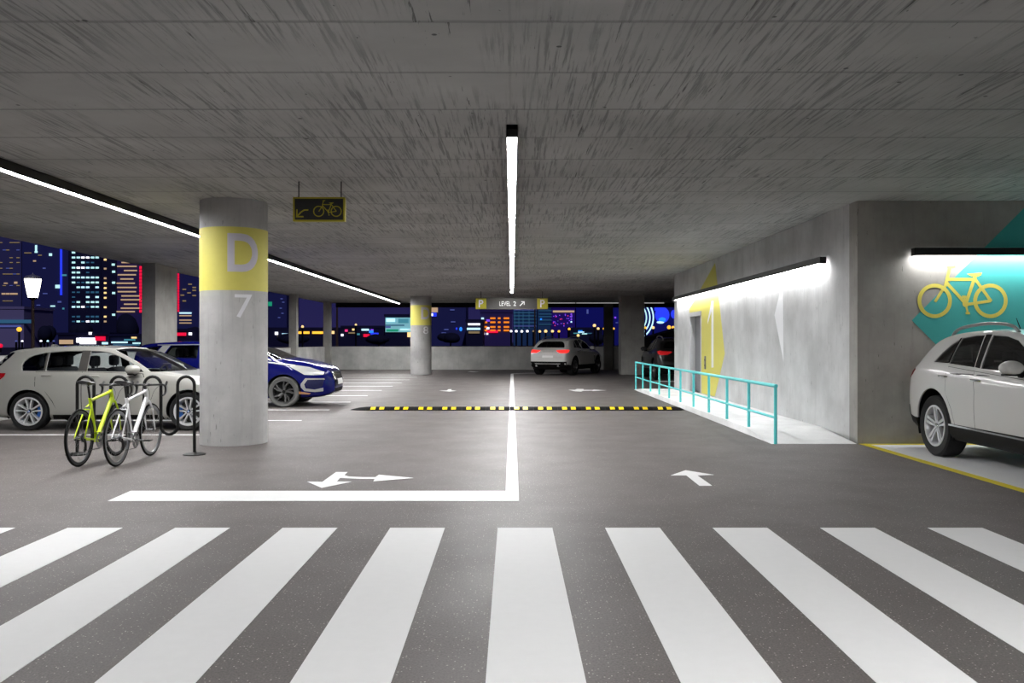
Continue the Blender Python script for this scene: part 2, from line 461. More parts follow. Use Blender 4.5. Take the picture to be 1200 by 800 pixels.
# wall lamps: black bars washing the wall below them
def wall_lamp(p0, p1, nrm, label, base, led=None):
    """p0-p1: the line on the wall at the bar's mid height; nrm points into the room"""
    t = thing('wall_wash_lamp', label, 'lamp', base)
    p0, p1, nrm = Vector(p0), Vector(p1), Vector(nrm); u = (p1 - p0).normalized(); L = (p1 - p0).length
    R = Matrix((u, nrm, Vector((0, 0, 1)))).transposed()
    c = (p0 + p1) / 2
    b = MB(); b.box(c + nrm * 0.105 + Vector((0, 0, 0.015)), (L, 0.10, 0.085), 0.003, R)
    b.box(c + nrm * 0.153 + Vector((0, 0, -0.035)), (L, 0.006, 0.03), 0, R)
    b.build('housing', M_BLACKSTEEL, t, smooth=False, world=True)
    for k in (-0.4, 0, 0.4):
        MB().box(c + u * (k * L) + nrm * 0.029 + Vector((0, 0, 0.02)), (0.08, 0.058, 0.05), 0, R).build('bracket', M_BLACKSTEEL, t, smooth=False, world=True)
    for s in (-1, 1):
        MB().box(c + u * (s * (L / 2 + 0.005)) + nrm * 0.105, (0.010, 0.104, 0.108), 0, R).build('end_cap', M_BLACKSTEEL, t, smooth=False, world=True)
    MB().box(c + nrm * 0.100 + Vector((0, 0, -0.034)), (L - 0.02, 0.078, 0.010), 0, R).build('diffuser', led or M_LEDW, t, smooth=False, world=True)
    return t
wall_lamp((5.06, 13.6, 2.795), (5.06, 26.1, 2.795), (-1, 0, 0), 'long black wall lamp above the turquoise railing ramp', (5.06, 19.8, 2.8))
wall_lamp((5.83, 12.5, 2.80), (12.2, 12.5, 2.80), (0, -1, 0), 'black wall lamp above the yellow bicycle mural', (9.0, 12.5, 2.8), mat('wall_lamp_diffuser_soft', (255, 255, 255), 0.4, emit=62.0, sampled=True))

# ------------------------------------------------------------------ murals
def on_right(u, v, dd): return Vector((5.06 - 0.001 - dd, u, v))
def poly_right(name, pts, m, label, cat, d0, d1, world=True):
    P = [on_side(px, py, 5.06) for px, py in pts]
    o = MB().prism(P, on_right, d0, d1).build(name, m, smooth=False)
    return tag(o, label, cat)
Yd = 22.77
ar = MB()
arrow_pts = [on_side(*p, 5.06) for p in ((838.1, 308.1), (808, 362), (823.2, 364), (823.6, 461.5), (837.8, 464.4), (849.4, 414.4))]
arrow_pts[2] = (Yd, 2.32); arrow_pts[3] = (Yd, 0.125); arrow_pts[1] = (24.33, 2.42)
arrow_pts[2:2] = [(24.33, 2.32)]
mur = tag(MB().prism(arrow_pts, on_right, 0.0, 0.003).build('arrow_mural', M_YELLOW, smooth=False), 'big yellow upward arrow painted around the door with white figure 1', 'mural')
P1 = [on_side(*p, 5.06) for p in ((836.4, 352.5), (836.4, 430.5), (834.0, 430.5), (834.0, 364), (829.6, 379.5), (829.6, 375), (834.2, 352.5))]
MB().prism(P1, on_right, 0.003, 0.006).build('figure_one', M_WHITEP, mur, smooth=False)
poly_right('triangle_mural', ((917.5, 328.4), (907.8, 369), (918.4, 423.75)), M_WHITEP, 'tall white triangle painted on the pale wall above the ramp', 'mural', 0, 0.003)

def on_front(u, v, dd): return Vector((u, 12.5 - 0.001 - dd, v))
tag(MB().prism([(5.855, 1.81), (7.59, 3.545), (11.2, 3.545), (11.2, 0.01), (7.655, 0.01)], on_front, 0, 0.003).build('diamond_mural', M_TEAL, smooth=False), 'teal diamond painted on the concrete wall behind the white SUV', 'mural')
def bike_icon(mb, fn, c0, c1, r, w, d0, d1):
    """side view pictogram, front wheel centre c0, rear wheel centre c1"""
    (ax, ay), (bx, by) = c0, c1
    k = abs(bx - ax) / 218.0; s = 1 if bx > ax else -1
    def q(x, y): return (ax + s * (x - 317) * k, ay + (508 - y) * k)
    mb.ring(ax, ay, r, r - w, fn, d0, d1); mb.ring(bx, by, r, r - w, fn, d0, d1)
    for i, (a, b, ww) in enumerate((((318, 512), (364, 440), 0.75), ((358, 452), (376, 378), 0.8), ((366, 377), (398, 374), 0.62), ((362, 424), (474, 424), 0.8),
                    ((362, 436), (437, 518), 0.85), ((478, 404), (438, 520), 0.85), ((436, 523), (536, 508), 0.75), ((474, 422), (538, 510), 0.8), ((432, 492), (446, 556), 0.5))):
        mb.bar(q(*a), q(*b), w * ww, fn, d0 - 0.0001 * i * 0, d1 + 0.00015 * (i + 1))
    mb.prism([q(442, 402), q(502, 397), q(498, 408), q(484, 414), q(462, 413)], fn, d0, d1 + 0.002)
    for (x, y) in ((432, 492), (446, 556)): mb.bar(q(x - 8, y), q(x + 8, y), w * 0.6, fn, d0, d1 + 0.0018)
    mb.ring(*q(438, 520), w * 0.85, w * 0.02, fn, d0, d1 + 0.0017, 14)
    return mb
tag(bike_icon(MB(), on_front, (6.19, 2.095), (7.006, 2.095), 0.252, 0.055, 0.003, 0.005).build('bicycle_mural', mat('yellow_bicycle_paint', (218, 205, 92), 0.6), smooth=False), 'yellow bicycle symbol painted on the wall under the wall lamp', 'mural')

# ------------------------------------------------------------------ hanging signs
M_SIGNBLACK = mat('sign_black', (26, 27, 29), 0.45)
M_SIGNYEL = mat('sign_yellow', (168, 155, 22), 0.5)
t = thing('hanging_sign', 'black hanging sign with yellow arrow and bicycle symbol near the round column', 'sign', (-2.48, 10.96, CEIL))
x0, x1, z0, z1 = -2.812, -2.148, 3.042, 3.353
MB().span(x0 + 0.012, x1 - 0.012, 10.965, 11.03, z0 + 0.012, z1 - 0.012).build('panel', M_SIGNBLACK, t, smooth=False, world=True)
b = MB(); w = 0.020
b.span(x0, x1, 10.955, 11.04, z1 - w, z1); b.span(x0, x1, 10.955, 11.04, z0, z0 + w); b.span(x0, x0 + w, 10.955, 11.04, z0 + w, z1 - w); b.span(x1 - w, x1, 10.955, 11.04, z0 + w, z1 - w)
b.build('border', M_SIGNYEL, t, smooth=False, world=True)
for x in (-2.747, -2.20):
    MB().cyl((x, 10.995, z1), (x, 10.995, CEIL), 0.008, n=10).build('hanger_rod', mat('rod_black', (20, 20, 20), 0.4), t, world=True)
def on_sign(u, v, dd): return Vector((u, 10.964 - dd, v))
def sgn(x, y): p = at(300 + x / 8, 180 + y / 8, 10.964); return (p.x, p.z)
bike_icon(MB(), on_sign, sgn(588, 540), sgn(752, 540), 0.071, 0.0125, 0, 0.002).build('bicycle_symbol', M_SIGNYEL, t, smooth=False, world=True)
b = MB()
pth = [sgn(490, 527), sgn(450, 529), sgn(425, 545), sgn(380, 592)]
for i, (a, c) in enumerate(zip(pth, pth[1:])): b.bar(a, c, 0.017, on_sign, 0, 0.002 + i * 0.0002)
b.bar(sgn(384, 522), sgn(382, 596), 0.017, on_sign, 0, 0.0028); b.bar(sgn(376, 590), sgn(445, 590), 0.017, on_sign, 0, 0.003)
b.build('arrow_symbol', M_SIGNYEL, t, smooth=False, world=True)

t = thing('overhead_sign', 'long grey overhead sign reading LEVEL 2 with yellow P squares', 'sign', (0, 35.0, CEIL))
SY = 35.0
x0, x1 = (557 - 600) * SY / F, (642 - 600) * SY / F; zt, zb = EYE + 0.0512 * SY, EYE + 0.0375 * SY
MB().span(x0, x1, SY, SY + 0.12, zb, zt, 0.01).build('panel', mat('sign_grey', (72, 70, 68), 0.6), t, smooth=False, world=True)
def on_lev(u, v, dd): return Vector((u, SY - dd, v))
for px in (563.7, 635.7):
    cx = (px - 600) * SY / F; cz = (zt + zb) / 2
    MB().span(cx - 0.218, cx + 0.218, SY - 0.012, SY, cz - 0.215, cz + 0.215).build('yellow_square', mat('sign_square_yellow', (188, 178, 40), 0.5), t, smooth=False, world=True)
    solid_text('P', 0.31, lambda u, v, dd, cx=cx, cz=cz: on_lev(cx + u, cz + v, 0.013 + dd), 0.003, 0.19, 0.02).build('letter_P', mat('sign_letter', (240, 236, 244), 0.5), t, smooth=False, world=True)
    MB().cyl((cx, SY + 0.06, zt), (cx, SY + 0.06, CEIL), 0.012, n=8).build('hanger_rod', MATS['rod_black'], t, world=True)
cz = (zt + zb) / 2
solid_text('LEVEL', 0.185, lambda u, v, dd: on_lev(-0.285 + u, cz + v, 0.001 + dd), 0.003, 0.46, 0.004).build('word_LEVEL', mat('sign_white', (225, 225, 225), 0.5), t, smooth=False, world=True)
solid_text('2', 0.185, lambda u, v, dd: on_lev(0.11 + u, cz + v, 0.001 + dd), 0.003, 0.11, 0.006).build('figure_two', MATS['sign_white'], t, smooth=False, world=True)
b = MB(); b.bar((0.32, cz - 0.09), (0.50, cz + 0.08), 0.04, on_lev, 0.001, 0.004); b.bar((0.38, cz + 0.078), (0.52, cz + 0.078), 0.036, on_lev, 0.001, 0.0045); b.bar((0.502, cz - 0.05), (0.502, cz + 0.095), 0.036, on_lev, 0.001, 0.005)
b.build('arrow_symbol', MATS['sign_white'], t, smooth=False, world=True)

# ------------------------------------------------------------------ ramp and railing
M_RAMP = concrete('white_ramp_concrete', (242, 242, 242), pits=0.5, streak=0.5, dark=0.85)
rp = MB()
sec = [(12.5, 0.004), (13.93, 0.11), (25.1, 0.11), (26.6, 0.004)]
V = []
for y, z in sec:
    V += [(3.80, y, 0), (3.80, y, z), (5.048, y, z), (5.048, y, 0)]
Fs = [(0, 1, 2, 3), (12, 15, 14, 13)]
for i in range(3):
    o = 4 * i; Fs += [(o, o + 4, o + 5, o + 1), (o + 1, o + 5, o + 6, o + 2), (o + 2, o + 6, o + 7, o + 3), (o + 3, o + 7, o + 4, o)]
rp._new(V, Fs)
tag(rp.build('wheelchair_ramp', M_RAMP, smooth=False), 'low white concrete ramp along the pale wall behind the turquoise railing', 'ramp')
M_RAIL = mat('turquoise_rail_paint', (100, 222, 224), 0.4, spec=0.5)
t = thing('railing', 'turquoise tube railing along the white ramp', 'railing', (3.86, 19.5, 0))
ys = [12.5 + 1.41 * k for k in range(11)]
for y in ys:
    z = 0.0 if y < 12.6 or y > 26.5 else 0.11
    if y > 26.5: z = 0.006
    MB().cyl((3.86, y, z), (3.86, y, 0.845), 0.024, n=14).build('post', M_RAIL, t, world=True)
MB().cyl((3.86, 12.47, 0.85), (3.86, 26.63, 0.85), 0.027, n=14).build('top_rail', M_RAIL, t, world=True)
MB().cyl((3.86, 12.5, 0.385), (3.86, 26.6, 0.385), 0.020, n=12).build('mid_rail', M_RAIL, t, world=True)

# ------------------------------------------------------------------ floor markings
TH = 0.003
def floor_fn(u, v, dd): return Vector((u, v, dd))
def painted(name, poly, label, cat, m=M_PAINT, group=None, z0=0.0005, z1=TH):
    return tag(MB().prism(poly, floor_fn, z0, z1).build(name, m, smooth=False), label, cat, group)
names = ['first', 'second', 'third', 'fourth', 'fifth', 'sixth', 'seventh', 'eighth', 'ninth', 'tenth']
for i, k in enumerate(range(-5, 5)):
    xa = -0.1155 + 0.8645 * k; xb = -0.1165 + 0.8585 * k   # far and near left edges
    Yf, Yn = 6.865, 3.75
    e = 2.4; tt = (Yn - e) / (Yf - Yn)
    xe = xb + (xb - xa) * tt
    w0, w1 = 0.440, 0.443
    painted('crosswalk_stripe', [(xa, Yf), (xa + w0, Yf), (xb + w1, Yn), (xe + w1, e), (xe, e), (xb, Yn)],
            f'{names[i]} white crosswalk stripe from the left' if i < 9 else 'rightmost white crosswalk stripe in front of the parked SUV', 'stripe', group='white crosswalk stripes')
painted('stop_line', [(-3.80, 8.02), (0.066, 8.02), (0.066, 8.565), (-0.064, 8.565), (-3.826, 8.565)], 'long white stop line across the left lane', 'line')
# centre line with its rounded turn at the far end
inner = [(-0.064, 8.566), (0.066, 8.566), (0.066, 39.3)] + [(0.066 + 0.9 * (1 - math.cos(a)), 39.3 + 0.9 * math.sin(a)) for a in np.linspace(0.2, PI / 2, 7)] + [(2.4, 40.2), (2.4, 40.6), (0.9, 40.6)]
inner += [(-0.064 + 1.03 * (1 - math.cos(a)), 39.3 + 1.3 * math.sin(a)) for a in np.linspace(PI / 2, 0.0, 8)]
painted('lane_line', inner, 'white centre line running away and turning right beyond the speed bump', 'line')
for i, y in enumerate((13.71, 16.2, 18.7, 21.12, 23.62, 26.2, 28.6, 30.9, 33.35, 35.8, 38.3)):
    painted('parking_line', [(-9.2, y - 0.055), (-4.0, y - 0.055), (-4.0, y + 0.055), (-9.2, y + 0.055)],
            ['white parking line in front of the white hatchback', 'white parking line between the white hatchback and the blue car', 'white parking line just beyond the blue car'][i] if i < 3 else f'{names[i - 3]} white parking line beyond the blue car bay'.replace('first', 'nearest'), 'line', group='white parking lines on the left')
painted('parking_line', [(5.4, 31.7), (9.0, 31.7), (9.0, 32.5), (5.4, 32.5)], 'wide white parking line beside the black car at the far right', 'line')
A1 = [(80,195),(222,197),(350,105),(458,105),(428,133),(470,147),(600,153),(720,153),(752,130),(1075,160),(700,192),(714,168),(560,168),(388,160),(355,194),(495,195),(215,253)]
painted('road_arrow', [on_floor(350 + x / 8, 540 + y / 8) for x, y in A1], 'white two headed arrow before the stop line', 'arrow')
A2 = [(240,255),(500,165),(1000,245),(710,258),(965,435),(745,437),(515,255)]
painted('road_arrow', [on_floor(770 + x / 15, 540 + y / 15) for x, y in A2], 'white straight arrow on the right lane in front of the ramp', 'arrow')
k = 5.4545
A3 = [(82,205),(128,204),(140,196),(160,196),(156,203),(188,206),(146,211)]
painted('road_arrow', [on_floor(500 + x / k, 420 + y / k) for x, y in A3], 'small white arrow beyond the speed bump on the left lane', 'arrow')
A4 = [(908,200),(948,200),(962,194),(1003,195),(1003,200.5),(1062,201),(1066,198.5),(1148,203),(1060,207.5),(1056,204.5),(1000,206),(988,211),(950,209)]
painted('road_arrow', [on_floor(500 + x / k, 420 + y / k) for x, y in A4], 'white two headed arrow beyond the speed bump on the right lane', 'arrow')
A5 = [(262,84),(285,81.5),(300,82.5),(335,84),(300,86.5)]
painted('road_arrow', [on_floor(500 + x / k, 420 + y / k) for x, y in A5], 'faint white arrow at the foot of the far parapet', 'arrow')
# white bay with yellow border under the near SUV
slab('trim_2', 5.20, 13.9, 5.2, 12.38, 0, 0.002, mat('white_bay_coating', (226, 226, 228), 0.45, noise=0.03), 'white coated parking bay floor', 'floor')
yb = MB(); yb.span(5.08, 5.20, 5.2, 12.5, 0, 0.003); yb.span(5.20, 13.9, 12.38, 12.5, 0, 0.003)
tag(yb.build('bay_border', mat('yellow_line_paint', (214, 196, 30), 0.5), smooth=False), 'yellow border line around the white parking bay', 'line')

# ------------------------------------------------------------------ speed bump
t = thing('speed_bump', 'black rubber speed bump with yellow reflectors across both lanes', 'speed bump', (0.15, 18.7, 0))
M_RUB = mat('black_rubber', (9, 9, 10), 0.75, spec=0.12, noise=0.15); M_REF = mat('yellow_reflector', (238, 208, 10), 0.4)
prof = [(-0.20, 0), (-0.185, 0.022), (-0.10, 0.06), (-0.04, 0.07), (0.04, 0.07), (0.10, 0.06), (0.185, 0.022), (0.20, 0)]
p = 0.5215; xs0 = (434 - 600) * 18.55 / F - 0.10
def seg_fn(u, v, dd): return Vector((dd, 18.72 + u, v))
for i in range(13):
    xa = xs0 + p * i
    o = MB().prism(prof, seg_fn, xa + 0.003, xa + p - 0.003).build('rubber_segment', M_RUB, t, smooth=False, world=True)
    for dx in (0.10, 0.29):
        y0, z0, y1, z1 = -0.178, 0.0265, -0.05, 0.0705
        q = []
        b = MB()
        for (a, c) in (((-0.182, 0.0245), (-0.10, 0.0615)), ((-0.10, 0.0615), (-0.05, 0.0700))):
            b._new([(xa + dx, 18.72 + a[0], a[1]), (xa + dx + 0.105, 18.72 + a[0], a[1]), (xa + dx + 0.105, 18.72 + c[0], c[1]), (xa + dx, 18.72 + c[0], c[1]),
                    (xa + dx, 18.72 + a[0], a[1] - 0.008), (xa + dx + 0.105, 18.72 + a[0], a[1] - 0.008), (xa + dx + 0.105, 18.72 + c[0], c[1] - 0.008), (xa + dx, 18.72 + c[0], c[1] - 0.008)],
                   [(0, 1, 2, 3), (4, 7, 6, 5), (0, 4, 5, 1), (1, 5, 6, 2), (2, 6, 7, 3), (3, 7, 4, 0)])
        for v in b.bm.verts: v.co -= Vector((0.15, 18.7, 0))
        b.build('reflector', M_REF, o, smooth=False)
for s, xa, ln in ((-1, xs0, 1.0), (1, xs0 + 13 * p, 0.5)):
    b = MB(); R0 = [Vector((xa, 18.72 + u, v)) for u, v in prof]; R1 = [Vector((xa + s * 0.17 * ln, 18.72 + u * 0.85, v * 0.75)) for u, v in prof]; R2 = [Vector((xa + s * 0.36 * ln, 18.72 + u * 0.25, v * 0.12)) for u, v in prof]
    n = len(prof)
    b._new(R0 + R1 + R2, [(i + n * r, i + 1 + n * r, i + 1 + n * (r + 1), i + n * (r + 1)) for r in (0, 1) for i in range(n - 1)] + [tuple(range(n))[::-1], tuple(range(2 * n, 3 * n)), (0, n, 2 * n, 3 * n - 1, 2 * n - 1, n - 1)])
    b.build('end_ramp', M_RUB, t, smooth=False, world=True)
# ================================================================== cars
def pchip(xk, yk, x):
    xk = np.array(xk, float); yk = np.array(yk, float); h = np.diff(xk); dl = np.diff(yk) / h
    d = np.zeros(len(xk)); d[0], d[-1] = dl[0], dl[-1]
    for i in range(1, len(xk) - 1):
        if dl[i - 1] * dl[i] > 0:
            w1, w2 = 2 * h[i] + h[i - 1], h[i] + 2 * h[i - 1]
            d[i] = (w1 + w2) / (w1 / dl[i - 1] + w2 / dl[i])
    x = np.clip(x, xk[0], xk[-1]); i = np.clip(np.searchsorted(xk, x) - 1, 0, len(h) - 1)
    t = (x - xk[i]) / h[i]
    return (1 + 2 * t) * (1 - t) ** 2 * yk[i] + t * (1 - t) ** 2 * h[i] * d[i] + t * t * (3 - 2 * t) * yk[i + 1] + t * t * (t - 1) * h[i] * d[i + 1]
def curve(pairs):
    xs, ys = zip(*pairs)
    return lambda x: float(pchip(xs, ys, np.array(x)))
def catmull(P, n):
    P = [Vector(p) for p in P]; out = []
    for i in range(len(P) - 1):
        p0 = P[i - 1] if i else P[i] * 2 - P[i + 1]; p1, p2 = P[i], P[i + 1]; p3 = P[i + 2] if i + 2 < len(P) else P[i + 1] * 2 - P[i]
        k = n[i] if isinstance(n, (list, tuple)) else n
        for j in range(k):
            t = j / k
            out.append(0.5 * ((2 * p1) + (p2 - p0) * t + (2 * p0 - 5 * p1 + 4 * p2 - p3) * t * t + (3 * p1 - p0 - 3 * p2 + p3) * t ** 3))
    out.append(P[-1]); return out

def car_shell(S):
    top, belt, bot, plan = curve(S['top']), curve(S['belt']), curve(S['bot']), curve(S['plan'])
    x0, x1 = S['top'][0][0], S['top'][-1][0]; wm = S['wm']; tum = S.get('tum', 0.36)
    xs = [x0 + v for v in (0, 0.012, 0.03, 0.055)] + list(np.arange(x0 + 0.085, x1 - 0.09, 0.035)) + [x1 - v for v in (0.085, 0.055, 0.03, 0.012, 0)]
    bm = bmesh.new(); rings = []
    def section(x):
        zt, zb, p = top(x), bot(x), plan(x); zl = min(belt(x), zt - 0.03); h = zt - zl
        w = wm * p; wl = w * 0.945; wb = w * S.get('wbelt', 0.95)
        zm = zb + (zl - zb) * 0.52; zs = zb + (zl - zb) * 0.87
        f = min(1.0, h / 0.35)
        wr = wb - tum * h - 0.035; zr = zl + h * (0.70 + 0.20 * f)
        P = [(0, zb), (wl * 0.8, zb), (wl, zb + 0.05), (w * 0.985, zb + (zl - zb) * 0.27), (w, zm), (w * 0.988, zs), (wb, zl),
             (wb + (wr - wb) * 0.5 + 0.012 * f, zl + (zr - zl) * 0.5), (wr, zr), (wr * 0.86, zr + (zt - zr) * 0.55), (wr * 0.5, zt - (zt - zr) * 0.13), (0, zt)]
        return catmull([(y, z, 0) for y, z in P], [3, 2, 3, 4, 4, 3, 4, 4, 3, 3, 4])
    def add_ring(x, pts):
        r = [bm.verts.new((x, p[0], p[1])) for p in pts] + [bm.verts.new((x, -p[0], p[1])) for p in pts[1:-1][::-1]]
        rings.append(r)
    def cap(xe, s):
        pts = section(xe); zc = (top(xe) + bot(xe)) / 2; out = []
        for k, dx in ((0.965, 0.012), (0.88, 0.028), (0.65, 0.045), (0.35, 0.055)):
            out.append((xe + s * dx, [Vector((p[0] * k, zc + (p[1] - zc) * k, 0)) for p in pts]))
        return out, (xe + s * 0.058, zc)
    c0, e0 = cap(x0, -1); c1, e1 = cap(x1, 1)
    for x, p in c0[::-1]: add_ring(x, p)
    for x in xs: add_ring(x, section(x))
    for x, p in c1: add_ring(x, p)
    n = len(rings[0])
    for A, B in zip(rings, rings[1:]):
        for j in range(n): bm.faces.new((A[j], A[(j + 1) % n], B[(j + 1) % n], B[j]))
    for R, (xe, zc), in ((rings[0], e0), (rings[-1], e1)):
        c = bm.verts.new((xe, 0, zc))
        for j in range(n): bm.faces.new((R[j], R[(j + 1) % n], c))
    bmesh.ops.recalc_face_normals(bm, faces=bm.faces[:])
    bm.normal_update()
    return bm

AX = {'S': (0, 2), 'F': (1, 2), 'T': (0, 1)}
def inside(p, poly):
    x, y = p; r = False; j = len(poly) - 1
    for i in range(len(poly)):
        (xi, yi), (xj, yj) = poly[i], poly[j]
        if (yi > y) != (yj > y) and x < (xj - xi) * (y - yi) / (yj - yi) + xi: r = not r
        j = i
    return r
def cut(bm, poly, view, cond, collect=None):
    a, b = AX[view]
    us, vs = [p[0] for p in poly], [p[1] for p in poly]; e = 0.002
    lo, hi = (min(us) - e, min(vs) - e), (max(us) + e, max(vs) + e)
    def near(f):
        fu = [v.co[a] for v in f.verts]; fv = [v.co[b] for v in f.verts]
        return max(fu) > lo[0] and min(fu) < hi[0] and max(fv) > lo[1] and min(fv) < hi[1] and cond(f.calc_center_median())
    for (p, q) in zip(poly, poly[1:] + poly[:1]):
        d = (q[0] - p[0], q[1] - p[1])
        no = [0, 0, 0]; no[a], no[b] = -d[1], d[0]; co = [0, 0, 0]; co[a], co[b] = p
        fs = [f for f in bm.faces if near(f)]
        g = set(fs)
        for f in fs: g.update(f.edges); g.update(f.verts)
        bmesh.ops.bisect_plane(bm, geom=list(g), dist=1e-5, plane_co=co, plane_no=no)
    kill = [f for f in bm.faces if near(f) and inside((f.calc_center_median()[a], f.calc_center_median()[b]), poly)]
    if collect is not None:
        for f in kill: collect.append([(v.co.copy(), v.normal.copy()) for v in f.verts])
    bmesh.ops.delete(bm, geom=kill, context='FACES')

class Skin:
    """the uncut shell, to lay panels, glass and lamps onto"""
    def __init__(s, bm):
        s.bm = bm.copy(); bmesh.ops.triangulate(s.bm, faces=s.bm.faces[:]); s.bm.normal_update(); s.bm.faces.ensure_lookup_table()
        s.tree = BVHTree.FromBMesh(s.bm)
    def hit(s, view, u, v, side):
        if view == 'S': o, d = Vector((u, side * 4, v)), Vector((0, -side, 0))
        elif view == 'F': o, d = Vector((9, u, v)), Vector((-1, 0, 0))
        elif view == 'R': o, d = Vector((-9, u, v)), Vector((1, 0, 0))
        else: o, d = Vector((u, v, 9)), Vector((0, 0, -1))
        p, n, i, _ = s.tree.ray_cast(o, d)
        if p is None:
            k = {'S': Vector((u, side * 0.8, v)), 'F': Vector((3.5, u, v)), 'R': Vector((-0.7, u, v)), 'T': Vector((u, v, 1.2))}[view]
            p, n, i, _ = s.tree.find_nearest(k)
        f = s.bm.faces[i]; w = interpolate.poly_3d_calc([x.co for x in f.verts], p)
        nn = Vector((0, 0, 0))
        for x, ww in zip(f.verts, w): nn += x.normal * ww
        return p, nn.normalized()
    def panel(s, name, view, poly, off, m, parent, side=1, cell=0.05, thick=0.006):
        b = bmesh.new()
        vs = [b.verts.new((u, v, 0)) for u, v in poly]; b.faces.new(vs)
        us, ws = [p[0] for p in poly], [p[1] for p in poly]
        for k, rng in ((0, us), (1, ws)):
            x = math.floor(min(rng) / cell) * cell + cell
            while x < max(rng):
                co = [0, 0, 0]; no = [0, 0, 0]; co[k] = x; no[k] = 1
                bmesh.ops.bisect_plane(b, geom=b.verts[:] + b.edges[:] + b.faces[:], plane_co=co, plane_no=no, dist=1e-6); x += cell
        bmesh.ops.triangulate(b, faces=b.faces[:])
        b.verts.index_update(); b.edges.index_update()
        V = []; Nn = []
        for v in b.verts:
            p, n = s.hit(view, v.co.x, v.co.y, side); V.append(p + n * off); Nn.append(n)
        Fs = []
        for f in b.faces:
            q = [v.index for v in f.verts]
            nn = (V[q[1]] - V[q[0]]).cross(V[q[2]] - V[q[0]])
            Fs.append(tuple(q) if nn.dot(Nn[q[0]]) > 0 else tuple(q[::-1]))
        k = len(V); CN = [tuple(n) for n in Nn]
        bd = [e for e in b.edges if len(e.link_faces) == 1]; mp = {}
        for e in bd:                                   # rim turned inwards so that the panel has thickness
            for v in e.verts:
                if v.index not in mp:
                    mp[v.index] = len(V); V.append(V[v.index].copy()); V.append(V[v.index] - Nn[v.index] * thick); CN += [(0, 0, 0), (0, 0, 0)]
            i, j = mp[e.verts[0].index], mp[e.verts[1].index]
            Fs.append((i, j, j + 1, i + 1))
        b.free()
        me = bpy.data.meshes.new(name); me.from_pydata([tuple(v) for v in V], [], Fs)
        for pl in me.polygons: pl.use_smooth = True
        me.materials.append(m)
        me.normals_split_custom_set_from_vertices(CN)
        o = bpy.data.objects.new(name, me); C.objects.link(o); o.parent = parent
        return o

M_TYRE = mat('tyre_rubber', (24, 24, 25), 0.75, spec=0.3)
M_DARK = mat('car_dark_plastic', (9, 9, 9), 0.6, spec=0.2)
M_CABIN = mat('car_cabin', (30, 31, 34), 0.85, spec=0.2)
M_SEAT = mat('car_seat', (40, 42, 50), 0.8, spec=0.2)
M_CHROME = mat('chrome', (215, 217, 220), 0.12, 1.0)
M_RIM = mat('alloy_silver', (204, 205, 208), 0.35, 0.35)
M_DISC = mat('brake_steel', (40, 38, 36), 0.5, 0.2)
M_GREYT = mat('tyre_light', (92, 92, 90), 0.7)

